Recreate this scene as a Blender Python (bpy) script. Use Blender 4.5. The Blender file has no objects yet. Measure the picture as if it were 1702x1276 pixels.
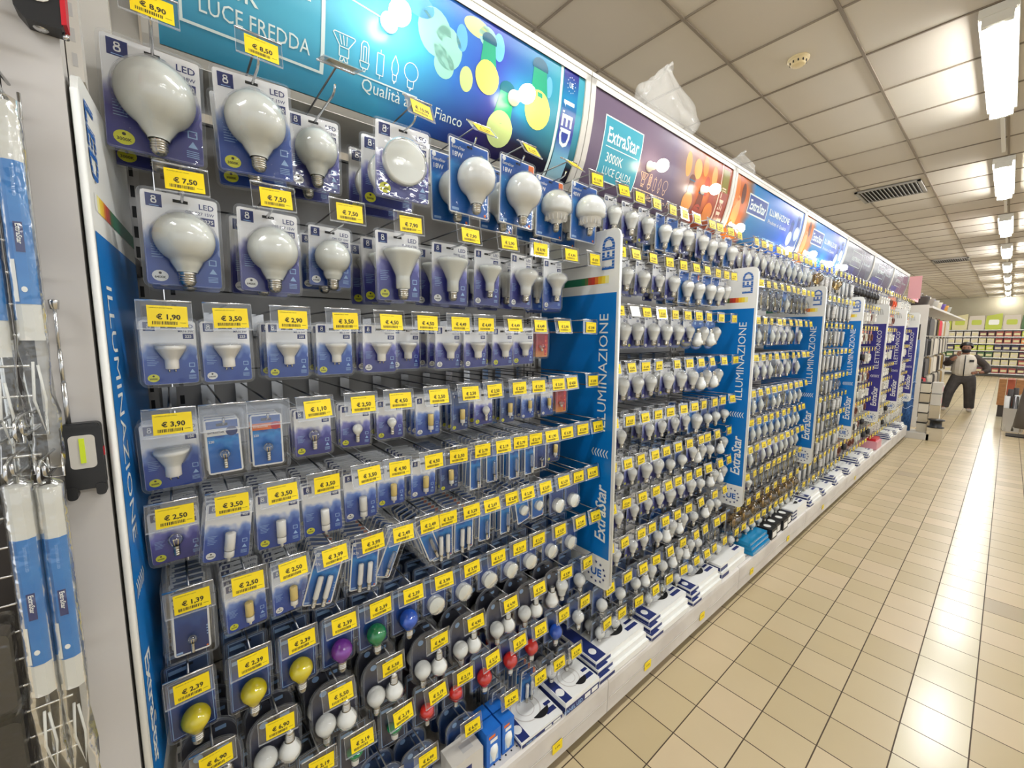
import bpy, math, random
from mathutils import Vector, Matrix
random.seed(7)
sc = bpy.context.scene
COL = sc.collection
# ------------------------------------------------------------------ camera, world, exposure
cam_d = bpy.data.cameras.new('camera'); cam = bpy.data.objects.new('camera', cam_d); COL.objects.link(cam)
H = 1.65
cam_d.sensor_width = 36.0; cam_d.lens = 683.0/1702.0*36.0; cam_d.clip_start = 0.02; cam_d.clip_end = 120
aX, aY, aZ = Vector((.639, .089, -.764)), Vector((.769, -.071, .635)), Vector((.003, -.993, -.114))
fw = Vector((aX.z, aY.z, aZ.z)).normalized()
rt = Vector((aX.x, aY.x, aZ.x)); rt = (rt - fw*rt.dot(fw)).normalized()
up = rt.cross(fw)
cam.matrix_world = Matrix(((rt.x, up.x, -fw.x, 0), (rt.y, up.y, -fw.y, 0), (rt.z, up.z, -fw.z, H), (0, 0, 0, 1)))
sc.camera = cam
w = bpy.data.worlds.new('world'); sc.world = w; w.use_nodes = True
w.node_tree.nodes['Background'].inputs[0].default_value = (.96, .985, 1.0, 1)
w.node_tree.nodes['Background'].inputs[1].default_value = 0.72
sc.view_settings.view_transform = 'Standard'; sc.view_settings.look = 'None'
sc.view_settings.exposure = 0.68; sc.view_settings.gamma = 1.0; sc.view_settings.use_curve_mapping = False
sc.cycles.transparent_max_bounces = 24
sc.cycles.max_bounces = 6; sc.cycles.glossy_bounces = 3; sc.cycles.diffuse_bounces = 4
sc.cycles.caustics_reflective = False; sc.cycles.caustics_refractive = False
LAMP = 39.0       # ceiling fluorescent emission

# ------------------------------------------------------------------ materials
def C(r, g, b):
    f = lambda c: (c/255/12.92) if c/255 <= .04045 else ((c/255+.055)/1.055)**2.4
    return (f(r), f(g), f(b), 1.0)
def P(name, col, rough=.5, metal=0.0, spec=.5, emit=0, ecol=None):
    m = bpy.data.materials.new(name); m.use_nodes = True
    b = m.node_tree.nodes['Principled BSDF']
    b.inputs['Base Color'].default_value = col; b.inputs['Roughness'].default_value = rough
    b.inputs['Metallic'].default_value = metal; b.inputs['Specular IOR Level'].default_value = spec
    if emit:
        b.inputs['Emission Color'].default_value = ecol or col; b.inputs['Emission Strength'].default_value = emit
    return m
def N(nt, kind, **kw):
    n = nt.nodes.new(kind)
    for k, v in kw.items():
        if k.startswith('i_'): n.inputs[int(k[2:])].default_value = v
        else: setattr(n, k, v)
    return n
def ramp(nt, stops, interp='LINEAR'):
    r = nt.nodes.new('ShaderNodeValToRGB'); r.color_ramp.interpolation = interp
    e = r.color_ramp.elements
    while len(e) < len(stops): e.new(.5)
    for el, (p, c) in zip(e, stops): el.position = p; el.color = c
    return r
def mth(nt, op, a, b=None, clamp=False):
    n = nt.nodes.new('ShaderNodeMath'); n.operation = op; n.use_clamp = clamp
    for i, x in enumerate((a, b)):
        if x is None: continue
        if isinstance(x, (int, float)): n.inputs[i].default_value = x
        else: nt.links.new(x, n.inputs[i])
    return n.outputs[0]
def mixc(nt, fac, a, b):
    n = nt.nodes.new('ShaderNodeMix'); n.data_type = 'RGBA'
    for s, x in ((n.inputs[0], fac), (n.inputs[6], a), (n.inputs[7], b)):
        if isinstance(x, (int, float, tuple)): s.default_value = x
        else: nt.links.new(x, s)
    return n.outputs[2]
def noisy(name, c1, c2, scale=8, rough=.5, metal=0., stretch=(1, 1, 1), spec=.5):
    m = P(name, c1, rough, metal, spec); nt = m.node_tree
    tc = N(nt, 'ShaderNodeTexCoord'); mp = N(nt, 'ShaderNodeMapping'); mp.inputs['Scale'].default_value = stretch
    nt.links.new(tc.outputs['Object'], mp.inputs[0])
    no = N(nt, 'ShaderNodeTexNoise'); no.inputs['Scale'].default_value = scale; no.inputs['Detail'].default_value = 4
    nt.links.new(mp.outputs[0], no.inputs[0])
    r = ramp(nt, [(.35, c1), (.68, c2)]); nt.links.new(no.outputs[0], r.inputs[0])
    nt.links.new(r.outputs[0], nt.nodes['Principled BSDF'].inputs['Base Color'])
    return m
def clear(name, tint=(.99, .992, .995, 1), base=0.035, gain=.6, rough=.07, gcol=(1, 1, 1, 1), bump=None):
    m = bpy.data.materials.new(name); m.use_nodes = True; nt = m.node_tree; nt.nodes.clear()
    out = N(nt, 'ShaderNodeOutputMaterial'); mx = N(nt, 'ShaderNodeMixShader')
    t = N(nt, 'ShaderNodeBsdfTransparent'); t.inputs[0].default_value = tint
    g = N(nt, 'ShaderNodeBsdfGlossy'); g.inputs['Roughness'].default_value = rough; g.inputs[0].default_value = gcol
    lw = N(nt, 'ShaderNodeLayerWeight'); lw.inputs[0].default_value = .25
    f = mth(nt, 'ADD', mth(nt, 'MULTIPLY', lw.outputs['Fresnel'], gain), base, True)
    if bump:
        tc = N(nt, 'ShaderNodeTexCoord'); no = N(nt, 'ShaderNodeTexNoise'); no.inputs['Scale'].default_value = bump[0]; nt.links.new(tc.outputs['Object'], no.inputs[0])
        bp = N(nt, 'ShaderNodeBump'); bp.inputs['Strength'].default_value = bump[1]; bp.inputs['Distance'].default_value = .01; nt.links.new(no.outputs[0], bp.inputs['Height']); nt.links.new(bp.outputs[0], g.inputs['Normal'])
    nt.links.new(f, mx.inputs[0]); nt.links.new(t.outputs[0], mx.inputs[1]); nt.links.new(g.outputs[0], mx.inputs[2])
    nt.links.new(mx.outputs[0], out.inputs[0])
    return m
def hazy(name, col, alpha, rough=.3):
    m = P(name, col, rough); m.node_tree.nodes['Principled BSDF'].inputs['Alpha'].default_value = alpha
    return m
def art(name, low, mid, hi, top, bok, k0=.0):
    m = P(name, low, .35); nt = m.node_tree; b = nt.nodes['Principled BSDF']
    uv = N(nt, 'ShaderNodeUVMap'); sp = N(nt, 'ShaderNodeSeparateXYZ'); nt.links.new(uv.outputs[0], sp.inputs[0])
    oi = N(nt, 'ShaderNodeObjectInfo')
    no = N(nt, 'ShaderNodeTexNoise'); no.noise_dimensions = '3D'; no.inputs['Scale'].default_value = 3.2; no.inputs['Detail'].default_value = 2
    nt.links.new(uv.outputs[0], no.inputs[0])
    f = mth(nt, 'ADD', sp.outputs[1], mth(nt, 'MULTIPLY', mth(nt, 'SUBTRACT', no.outputs[0], .5), .45))
    r = ramp(nt, [(.05, low), (.38 + k0, mid), (.53 + k0, hi), (.63 + k0, top)]); nt.links.new(f, r.inputs[0])
    vo = N(nt, 'ShaderNodeTexVoronoi'); vo.inputs['Scale'].default_value = 4.6; nt.links.new(uv.outputs[0], vo.inputs[0])
    d = mth(nt, 'MULTIPLY', mth(nt, 'LESS_THAN', vo.outputs['Distance'], .27), .55)
    d = mth(nt, 'MULTIPLY', d, mth(nt, 'MULTIPLY', mth(nt, 'GREATER_THAN', sp.outputs[1], .3), mth(nt, 'LESS_THAN', sp.outputs[1], .72)))
    d = mth(nt, 'MULTIPLY', d, mth(nt, 'GREATER_THAN', N_sep(nt, vo.outputs['Color']), .5))
    nt.links.new(mixc(nt, d, r.outputs[0], bok), b.inputs['Base Color'])
    return m
def N_sep(nt, col):
    s = N(nt, 'ShaderNodeSeparateColor'); nt.links.new(col, s.inputs[0]); return s.outputs[0]

M = {}
M['white'] = P('white_print', C(232, 232, 228), .4)
M['cream'] = noisy('white_metal', C(196, 191, 182), C(204, 200, 192), 3, .45)
M['plinth'] = noisy('plinth_metal', C(196, 190, 184), C(212, 208, 202), 5, .4)
M['panel'] = noisy('side_panel', C(186, 182, 178), C(192, 188, 184), 2, .5)
M['grey'] = noisy('grey_back', C(172, 170, 168), C(182, 180, 178), 4, .5)
M['slot'] = P('dark_slot', C(18, 18, 20), .6)
M['chrome'] = P('chrome', C(205, 205, 205), .22, 1.0)
M['steel'] = P('dark_wire', C(120, 120, 122), .3, 1.0)
M['yellow'] = noisy('price_yellow', C(234, 204, 4), C(238, 212, 16), 30, .42)
M['ink'] = P('ink', C(40, 34, 24), .6)
M['navy'] = P('navy_print', C(30, 44, 104), .4)
M['lblue'] = P('light_blue_print', C(150, 185, 226), .4)
M['badge'] = P('badge_yellow', C(214, 214, 40), .45)
M['black'] = P('black_plastic', C(24, 24, 26), .4)
M['red'] = P('red_plastic', C(190, 24, 40), .35)
M['orange'] = P('orange_print', C(226, 112, 44), .4)
M['skyblue'] = P('divider_blue', C(0, 112, 190), .35)
M['violet'] = P('divider_violet', C(52, 48, 132), .35)
M['textblue'] = P('text_blue', C(36, 98, 176), .4)
M['clear'] = clear('clear_plastic', base=.03, gain=.45, bump=(22, .35))
M['clearh'] = clear('clear_plastic_holder', (.93, .94, .96, 1), .05, .6, .1)
M['film'] = hazy('milky_film', C(214, 212, 206), .34, .18)
M['rim'] = hazy('plastic_rim', C(200, 205, 212), .16, .1)
M['edge'] = hazy('plastic_edge', C(225, 228, 232), .23, .12)
M['bag'] = clear('crinkled_bag', (.94, .95, .94, 1), .06, .6, .14, bump=(40, .45))
M['frost'] = P('frosted_glass', C(216, 218, 210), .14, 0, .6)
M['opal'] = P('opal_plastic', C(226, 226, 220), .2)
M['ceram'] = P('white_ceramic', C(222, 220, 214), .35)
M['screw'] = P('nickel_cap', C(190, 186, 176), .25, 1.0)
M['glass'] = clear('bulb_glass', (.96, .97, .95, 1), .05, .8, .03)
M['cob'] = P('yellow_phosphor', C(222, 196, 120), .5)
M['amber'] = clear('amber_glass', (.95, .80, .55, 1), .06, .8, .03)
for n, c in dict(b_yellow=(214, 196, 20), b_purple=(120, 40, 150), b_green=(10, 128, 70), b_blue=(30, 84, 190), b_red=(214, 34, 22), b_dred=(130, 12, 30)).items():
    M[n] = P('bulb_' + n[2:], C(*c), .12, 0, .6)
M['art_purple'] = art('card_purple', C(34, 42, 122), C(62, 64, 150), C(126, 128, 196), C(232, 231, 230), C(170, 170, 220))
M['art_blue'] = art('card_blue', C(16, 62, 148), C(40, 80, 168), C(116, 146, 208), C(232, 232, 232), C(160, 180, 228))
M['art_star'] = art('card_star', C(18, 92, 174), C(10, 108, 192), C(44, 138, 208), C(20, 84, 166), C(130, 186, 230), .1)
M['art_deep'] = art('card_deep', C(16, 46, 104), C(20, 58, 124), C(40, 78, 142), C(64, 86, 126), C(120, 144, 190), .1)
M['art_grey'] = art('card_grey', C(40, 42, 60), C(50, 52, 72), C(64, 66, 84), C(74, 75, 86), C(110, 110, 130), .1)
M['art_red'] = art('card_red', C(206, 130, 50), C(190, 60, 40), C(172, 38, 36), C(150, 34, 40), C(230, 190, 120), .0)
M['art_box'] = noisy('box_blue', C(20, 92, 186), C(40, 120, 206), 9, .4)

# ------------------------------------------------------------------ mesh builder
def rrect(wd, ht, r, n=4, cy=0., cz=0.):
    pts = []
    for k, (sx, sz) in enumerate(((1, 1), (-1, 1), (-1, -1), (1, -1))):
        for i in range(n+1):
            a = math.pi/2*(k + i/n)
            pts.append((cy + sx*(wd/2-r) + r*math.cos(a), cz + sz*(ht/2-r) + r*math.sin(a)))
    return pts
class MB:
    def __init__(s): s.v = []; s.f = []; s.mi = []; s.sm = []; s.mats = []; s.uv = {}
    def m(s, mat):
        mat = M[mat] if isinstance(mat, str) else mat
        if mat not in s.mats: s.mats.append(mat)
        return s.mats.index(mat)
    def add(s, vs, fs, mat, smooth=False):
        o = len(s.v); k = s.m(mat); s.v += [tuple(x) for x in vs]
        for f in fs: s.f.append(tuple(i+o for i in f)); s.mi.append(k); s.sm.append(smooth)
        return s
    def merge(s, b, T=None):
        o = len(s.v); fo = len(s.f)
        s.v += [tuple(T @ Vector(x)) for x in b.v] if T is not None else b.v
        for f, k, sm in zip(b.f, b.mi, b.sm):
            s.f.append(tuple(i+o for i in f)); s.mi.append(s.m(b.mats[k])); s.sm.append(sm)
        for k, u in b.uv.items(): s.uv[k+fo] = u
        return s
    def box(s, c, d, mat, T=None):
        x, y, z = (q/2 for q in d)
        vs = [Vector((c[0]+i*x, c[1]+j*y, c[2]+k*z)) for i in (-1, 1) for j in (-1, 1) for k in (-1, 1)]
        if T is not None: vs = [T @ q for q in vs]
        return s.add(vs, [(0, 1, 3, 2), (4, 6, 7, 5), (0, 4, 5, 1), (2, 3, 7, 6), (0, 2, 6, 4), (1, 5, 7, 3)], mat)
    def box2(s, a, b, mat): return s.box([(p+q)/2 for p, q in zip(a, b)], [abs(q-p) for p, q in zip(a, b)], mat)
    def tube(s, pts, r, mat, n=6, caps=True):
        pts = [Vector(p) for p in pts]; vs = []; fs = []; prev = None
        for i, p in enumerate(pts):
            d = (pts[min(i+1, len(pts)-1)] - pts[max(i-1, 0)]).normalized()
            a = prev - d*prev.dot(d) if prev is not None else d.orthogonal()
            if a.length < 1e-6: a = d.orthogonal()
            a.normalize(); prev = a; b = d.cross(a); rr = r[i] if isinstance(r, (list, tuple)) else r
            vs += [p + a*rr*math.cos(2*math.pi*k/n) + b*rr*math.sin(2*math.pi*k/n) for k in range(n)]
        for i in range(len(pts)-1):
            for k in range(n): fs.append((i*n+k, i*n+(k+1) % n, (i+1)*n+(k+1) % n, (i+1)*n+k))
        if caps: fs += [tuple(range(n))[::-1], tuple(range((len(pts)-1)*n, len(pts)*n))]
        return s.add(vs, fs, mat, True)
    def lathe(s, prof, mat, n=16, c=(0, 0, 0), ax='z', half=False, closed=True):
        vs = []; fs = []; k = len(prof)
        for j in range(n):
            a = 2*math.pi*j/n
            for r, h in prof:
                q = (r*math.cos(a), r*math.sin(a), h) if ax == 'z' else (h, r*math.cos(a), r*math.sin(a))
                vs.append((c[0]+q[0], c[1]+q[1], c[2]+q[2]))
        for j in range(n):
            j2 = (j+1) % n
            for i in range(k-1):
                f = (j*k+i, j*k+i+1, j2*k+i+1, j2*k+i)
                if half and max(vs[t][0] for t in f) < half[0]: continue
                fs.append(f)
        return s.add(vs, fs, mat, True)
    def poly(s, pts, mat): return s.add(pts, [tuple(range(len(pts)))], mat)
    def flat(s, pts2, x, mat): return s.poly([(x, y, z) for y, z in pts2], mat)      # polygon facing +x
    def rect(s, y0, z0, y1, z1, x, mat, uv=False):
        s.add([(x, y0, z0), (x, y1, z0), (x, y1, z1), (x, y0, z1)], [(0, 1, 2, 3)], mat)
        if uv: s.uv[len(s.f)-1] = [(0, 0), (1, 0), (1, 1), (0, 1)]
        return s
    def frame(s, y0, z0, y1, z1, t, x, mat):
        s.rect(y0, z0, y1, z0+t, x, mat); s.rect(y0, z1-t, y1, z1, x, mat)
        s.rect(y0, z0+t, y0+t, z1-t, x, mat); return s.rect(y1-t, z0+t, y1, z1-t, x, mat)
    def ring(s, o, i, x, mat, x2=None):
        n = len(o); vs = [(x, *p) for p in o] + [(x if x2 is None else x2, *p) for p in i]
        return s.add(vs, [(k, (k+1) % n, n+(k+1) % n, n+k) for k in range(n)], mat, True)
    def prism(s, pts2, x0, x1, mat, uvmat=None):
        n = len(pts2); vs = [(x0, *p) for p in pts2] + [(x1, *p) for p in pts2]
        s.add(vs, [tuple(range(n))[::-1]] + [(k, (k+1) % n, n+(k+1) % n, n+k) for k in range(n)], mat)
        s.add([(x1, *p) for p in pts2], [tuple(range(n))], uvmat or mat)
        ys = [p[0] for p in pts2]; zs = [p[1] for p in pts2]
        s.uv[len(s.f)-1] = [((p[0]-min(ys))/(max(ys)-min(ys)), (p[1]-min(zs))/(max(zs)-min(zs))) for p in pts2]
        return s
    def disc(s, r, y, z, x, mat, n=14, rz=None): return s.flat([(y+r*math.cos(2*math.pi*k/n), z+(rz or r)*math.sin(2*math.pi*k/n)) for k in range(n)], x, mat)
    def text(s, t, size, org, mat, right=(0, 1, 0), upv=(0, 0, 1), align='c', bold=0.0, shear=0.0, fn=None, sx=1.0):
        v2, fs, wd = glyphs(t, bold, shear)
        o = {'l': 0, 'c': -wd/2, 'r': -wd}[align]; R = Vector(right); U = Vector(upv); O = Vector(org)
        vs = [O + R*((x+o)*size*sx) + U*(y*size) for x, y in v2]
        if fn: vs = [fn(q) for q in vs]
        return s.add(vs, fs, mat)
    def mesh(s, name):
        me = bpy.data.meshes.new(name); me.from_pydata(s.v, [], s.f)
        for mt in s.mats: me.materials.append(mt)
        me.polygons.foreach_set('material_index', s.mi); me.polygons.foreach_set('use_smooth', s.sm)
        if s.uv:
            ul = me.uv_layers.new(name='UVMap')
            for k, u in s.uv.items():
                for li, q in zip(me.polygons[k].loop_indices, u): ul.data[li].uv = q
        me.update(); return me
    def build(s, name, parent=None, loc=None): return put(name, s.mesh(name), parent, loc)
_G = {}
def glyphs(t, bold=0.0, shear=0.0):
    k = (t, bold, shear)
    if k not in _G:
        cu = bpy.data.curves.new('t', 'FONT'); cu.body = t; cu.resolution_u = 2; cu.offset = bold; cu.shear = shear
        ob = bpy.data.objects.new('t', cu); me = bpy.data.meshes.new_from_object(ob)
        v = [(p.co.x, p.co.y) for p in me.vertices]; f = [tuple(p.vertices) for p in me.polygons]
        bpy.data.objects.remove(ob); bpy.data.curves.remove(cu); bpy.data.meshes.remove(me)
        _G[k] = (v, f, max((p[0] for p in v), default=0))
    return _G[k]
def put(name, me, parent=None, loc=None):
    o = bpy.data.objects.new(name, me); COL.objects.link(o)
    if parent is not None: o.parent = parent
    if loc is not None: o.location = loc
    return o
def tag(o, label, cat, group=None, kind=None):
    o['label'] = label; o['category'] = cat
    if group: o['group'] = group
    if kind: o['kind'] = kind
    return o
def empty(name, loc, label, cat, group=None, rot=(0, 0, 0)):
    o = bpy.data.objects.new(name, None); o.empty_display_size = .05; COL.objects.link(o); o.location = loc; o.rotation_euler = rot
    return tag(o, label, cat, group)
def struct(mb, name):
    o = mb.build(name); o['kind'] = 'structure'; return o
ORD = 'first second third fourth fifth sixth seventh eighth ninth tenth eleventh twelfth thirteenth fourteenth fifteenth sixteenth seventeenth eighteenth'.split()
BAYN = ['nearest', 'second', 'third', 'fourth', 'fifth', 'sixth', 'last']
ROWN = ['top', 'second', 'third', 'fourth', 'fifth', 'sixth', 'seventh', 'eighth', 'ninth', 'lowest']
# ------------------------------------------------------------------ room shell
def grid_floor():
    m = P('floor_tiles', C(188, 171, 135), .22); nt = m.node_tree; b = nt.nodes['Principled BSDF']
    g = N(nt, 'ShaderNodeNewGeometry'); sp = N(nt, 'ShaderNodeSeparateXYZ'); nt.links.new(g.outputs['Position'], sp.inputs[0])
    cells = []; lines = []
    for k, off in ((0, .955), (1, -1.314+2.0)):
        q = mth(nt, 'DIVIDE', mth(nt, 'ADD', sp.outputs[k], off + 20), .2)
        fr = mth(nt, 'FRACT', q); cells.append(mth(nt, 'FLOOR', q))
        e = mth(nt, 'ABSOLUTE', mth(nt, 'SUBTRACT', fr, .5))
        lines.append(mth(nt, 'GREATER_THAN', e, .5 - .0115))
    gr = mth(nt, 'MAXIMUM', *lines)
    cb = N(nt, 'ShaderNodeCombineXYZ'); nt.links.new(cells[0], cb.inputs[0]); nt.links.new(cells[1], cb.inputs[1])
    wn = N(nt, 'ShaderNodeTexWhiteNoise'); nt.links.new(cb.outputs[0], wn.inputs[0])
    r = ramp(nt, [(0, C(183, 166, 129)), (.5, C(193, 176, 140)), (.985, C(204, 185, 152)), (.992, C(168, 152, 123))]); nt.links.new(wn.outputs[0], r.inputs[0])
    no = N(nt, 'ShaderNodeTexNoise'); no.inputs['Scale'].default_value = 6; nt.links.new(g.outputs['Position'], no.inputs[0])
    c = mixc(nt, mth(nt, 'MULTIPLY', no.outputs[0], .18), r.outputs[0], C(162, 142, 109))
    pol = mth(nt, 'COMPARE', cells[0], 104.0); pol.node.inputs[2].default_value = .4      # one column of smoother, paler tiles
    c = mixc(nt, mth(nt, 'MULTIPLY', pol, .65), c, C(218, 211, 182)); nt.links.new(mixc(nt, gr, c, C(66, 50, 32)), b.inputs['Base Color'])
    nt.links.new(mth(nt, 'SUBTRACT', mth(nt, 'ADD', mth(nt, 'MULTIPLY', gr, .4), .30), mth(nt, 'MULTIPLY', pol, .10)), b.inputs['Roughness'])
    bp = N(nt, 'ShaderNodeBump'); bp.inputs['Strength'].default_value = .25; bp.inputs['Distance'].default_value = .002
    nt.links.new(mth(nt, 'SUBTRACT', 1.0, gr), bp.inputs['Height']); nt.links.new(bp.outputs[0], b.inputs['Normal'])
    return m
def plane(name, c, mat): return struct(MB().poly(c, mat), name)
CZ = 3.48
Y0, Y1, X0, X1 = -4.0, 28.5, -6.0, 5.0
plane('floor', [(X0, Y0, 0), (X1, Y0, 0), (X1, Y1, 0), (X0, Y1, 0)], grid_floor())
wallm = noisy('wall_paint', C(158, 148, 124), C(164, 154, 130), 2, .7)
ceilm = noisy('ceiling_tile', C(176, 163, 144), C(190, 178, 160), 1.3, .8)
# mineral-fibre tiles, each slightly different
def ceil_mat():
    m = P('ceiling_tiles', C(167, 156, 142), .8); nt = m.node_tree; b = nt.nodes['Principled BSDF']
    g = N(nt, 'ShaderNodeNewGeometry'); sp = N(nt, 'ShaderNodeSeparateXYZ'); nt.links.new(g.outputs['Position'], sp.inputs[0])
    cb = N(nt, 'ShaderNodeCombineXYZ')
    for k, off in ((0, 1.37), (1, -3.02)):
        nt.links.new(mth(nt, 'FLOOR', mth(nt, 'DIVIDE', mth(nt, 'ADD', sp.outputs[k], off+12), .6)), cb.inputs[k])
    wn = N(nt, 'ShaderNodeTexWhiteNoise'); nt.links.new(cb.outputs[0], wn.inputs[0])
    r = ramp(nt, [(0, C(189, 180, 166)), (1, C(204, 196, 181))]); nt.links.new(wn.outputs[0], r.inputs[0])
    no = N(nt, 'ShaderNodeTexNoise'); no.inputs['Scale'].default_value = 2.5; nt.links.new(g.outputs['Position'], no.inputs[0])
    nt.links.new(mixc(nt, mth(nt, 'MULTIPLY', no.outputs[0], .15), r.outputs[0], C(139, 127, 109)), b.inputs['Base Color'])
    return m
plane('ceiling', [(X0, Y0, CZ), (X0, Y1, CZ), (X1, Y1, CZ), (X1, Y0, CZ)], ceil_mat())
plane('wall_back', [(X0, Y1, 0), (X1, Y1, 0), (X1, Y1, CZ), (X0, Y1, CZ)], wallm)
gm = P('ceiling_grid', C(128, 116, 100), .6)
mb = MB()
for k in range(-7, 11):
    x = -.77 + .6*k
    if X0 < x < X1: mb.box2((x-.008, Y0, CZ-.009), (x+.008, Y1, CZ+.002), gm)
for k in range(-12, 43):
    y = 3.02 + .6*k
    if Y0 < y < Y1: mb.box2((X0, y-.006, CZ-.0075), (X1, y+.006, CZ+.002), gm)
struct(mb, 'trim_1')

# ------------------------------------------------------------------ ceiling fixtures
lampm = P('fluorescent_tube', (1, .96, .86, 1), .4, emit=LAMP, ecol=(.975, .99, 1.0, 1))
fixm = P('fixture_white', C(216, 212, 200), .4)
def lamp_proto():
    a = MB(); a.box2((-.075, -.78, 3.425), (.075, .78, 3.47), fixm); a.box2((-.012, .78, 3.44), (.012, 1.95, 3.47), fixm)
    d = MB()
    prof = [(.052, 3.425), (.05, 3.39), (.03, 3.372), (-.03, 3.372), (-.05, 3.39), (-.052, 3.425)]
    vs = [(x, y, z) for y in (-.74, .74) for x, z in prof]; n = 6
    d.add(vs, [(i, i+1, n+i+1, n+i) for i in range(n-1)] + [tuple(range(n))[::-1], tuple(range(n, 2*n))], lampm)
    e = MB(); e.box2((-.06, .74, 3.375), (.06, .775, 3.425), fixm)
    return a.mesh('housing'), d.mesh('diffuser'), e.mesh('end_cap')
LP = lamp_proto()
def lamp(x, y, lab):
    t = empty('ceiling_light', (x, y, 0), lab, 'ceiling light', 'fluorescent ceiling lights')
    for n, me in zip(('housing', 'diffuser', 'end_cap'), LP): put(n, me, t)
    put('end_cap', LP[2], t, (0, -1.515, 0))
for i in range(9):
    lamp(-.2, 4.45 + 3.0*i - .05, 'long fluorescent ceiling light glowing over the aisle, %s from the camera end' % ORD[i])
lamp(-.2, 1.45, 'long fluorescent ceiling light glowing straight above the near floor tiles')
lamp(-.2, -1.55, 'long fluorescent ceiling light behind the spot the picture was taken from')
for i in range(8):
    lamp(3.2, 1.4 + 3.4*i, 'fluorescent ceiling light over the neighbouring aisle, %s from the camera end' % ORD[i])
for i in range(7):
    lamp(-3.9, 2.9 + 3.6*i, 'fluorescent ceiling light beyond the bulb shelves, %s from the camera end' % ORD[i])
# smoke detector
t = empty('smoke_detector', (-1.057, 3.33, CZ), 'round cream smoke detector on the ceiling tile above the shelves', 'smoke detector')
cm = P('detector_cream', C(206, 186, 140), .5)
MB().lathe([(0, -.012), (.062, -.012), (.062, 0)], cm, 24).build('mounting_base', t)
MB().lathe([(0, -.045), (.034, -.045), (.044, -.036), (.05, -.012)], cm, 24).build('sensor_head', t)
mb = MB()
for k in range(10):
    a = k*math.pi/5; mb.box((.045*math.cos(a), .045*math.sin(a), -.028), (.006, .012, .012), 'slot', None)
mb.build('vent_slots', t)
# air vents
def vent(x, y, lab, ang=0):
    t = empty('ceiling_vent', (x, y, CZ-.012), lab, 'ceiling vent', rot=(0, 0, ang))
    fm = M.setdefault('ventm', P('vent_metal', C(150, 146, 138), .5))
    mb = MB(); 
    for s in (-1, 1): mb.box((s*.285, 0, -.004), (.03, .6, .016), fm); mb.box((0, s*.285, -.004), (.6, .03, .016), fm)
    mb.build('frame', t)
    mb = MB()
    for k in range(15):
        T = Matrix.Translation((-.25 + k*.0357, 0, -.004)) @ Matrix.Rotation(.7, 4, 'Y')
        mb.box((0, 0, 0), (.03, .54, .0025), fm, T)
    mb.build('slats', t)
    MB().box((0, 0, .006), (.56, .56, .003), 'slot').build('duct_opening', t)
vent(-1.12, 7.1, 'slatted ceiling vent near the fluorescent row, the closer one')
vent(-1.05, 14.3, 'slatted ceiling vent far down the aisle, beyond the first vent')
# ------------------------------------------------------------------ display hooks
def hook_parts(L=.43, tip=True):
    p = MB(); p.box((-L-.006, 0, .014), (.005, .03, .066), 'chrome')
    p.tube([(-L-.01, 0, 0), (-.034, 0, 0), (-.020, 0, .004), (-.012, 0, .016)], .0028, 'chrome', 6)
    a = MB(); a.tube([(-L-.01, 0, .046), (-.004, 0, .046)], .0022, 'steel', 6)
    a.tube([(-.002, -.041, .047), (-.002, .041, .047)], .0024, 'chrome', 6)
    h = MB(); h.box((0, 0, .020), (.0012, .082, .054), 'clearh')
    h.box((.0012, 0, -.006), (.002, .082, .003), 'edge'); h.box((.001, -.0405, .02), (.0016, .001, .052), 'edge'); h.box((.001, .0405, .02), (.0016, .001, .052), 'edge')
    return p, a, h
def price_mb(price, x=.0016):
    b = MB(); b.box((x, .004, .018), (.0006, .059, .0395), 'yellow')
    xf = x + .0006
    b.text('LAMPADA LED E27 CALDA', .0028, (xf, -.022, .0325), 'ink', align='l')
    if price:
        b.text('\u20ac ' + price, .0132, (xf, .005, .0125), 'ink', bold=.03)
        rnd = random.Random(price); y = -.019
        while y < .018:
            q = rnd.choice((.0007, .0011, .0016)); b.rect(y, .0025, y+q, .0085, xf, 'ink'); y += q + rnd.choice((.0008, .0013))
        b.rect(.021, .006, .030, .0068, xf, 'ink')
    return b
HK = [(n, b.mesh(n)) for n, b in zip(('prong', 'label_arm', 'tag_holder'), hook_parts())]
HKT = MB(); [HKT.merge(b) for b in hook_parts()]
PRICE = {}
def price_mesh(p):
    if p not in PRICE: PRICE[p] = price_mb(p).mesh('price_label')
    return PRICE[p]
WHITE_TAG = MB().box((.0016, .004, .018), (.0006, .064, .044), 'white').mesh('price_label')
def euro(p): return '\u20ac' + p
def hook(x, y, z, price, label, group, tilt=(0, 0, 0), white=False, bare=False):
    t = empty('display_hook', (x, y, z), label, 'hook', group)
    for n, me in HK[:2]: put(n, me, t)
    h = put(HK[2][0], HK[2][1], t); h.location = (0, 0, .046); h.rotation_euler = tilt
    h.delta_location = (0, 0, 0)
    if not bare: put('price_label', WHITE_TAG if white else price_mesh(price), h)
    return t
# the tag holder swings from its arm: shift its mesh so that the arm is its origin
for me in [HK[2][1], WHITE_TAG]:
    me.transform(Matrix.Translation((0, 0, -.046)))
_pm = price_mesh
def price_mesh(p):
    if p not in PRICE:
        PRICE[p] = price_mb(p).mesh('price_label'); PRICE[p].transform(Matrix.Translation((0, 0, -.046)))
    return PRICE[p]

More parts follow.
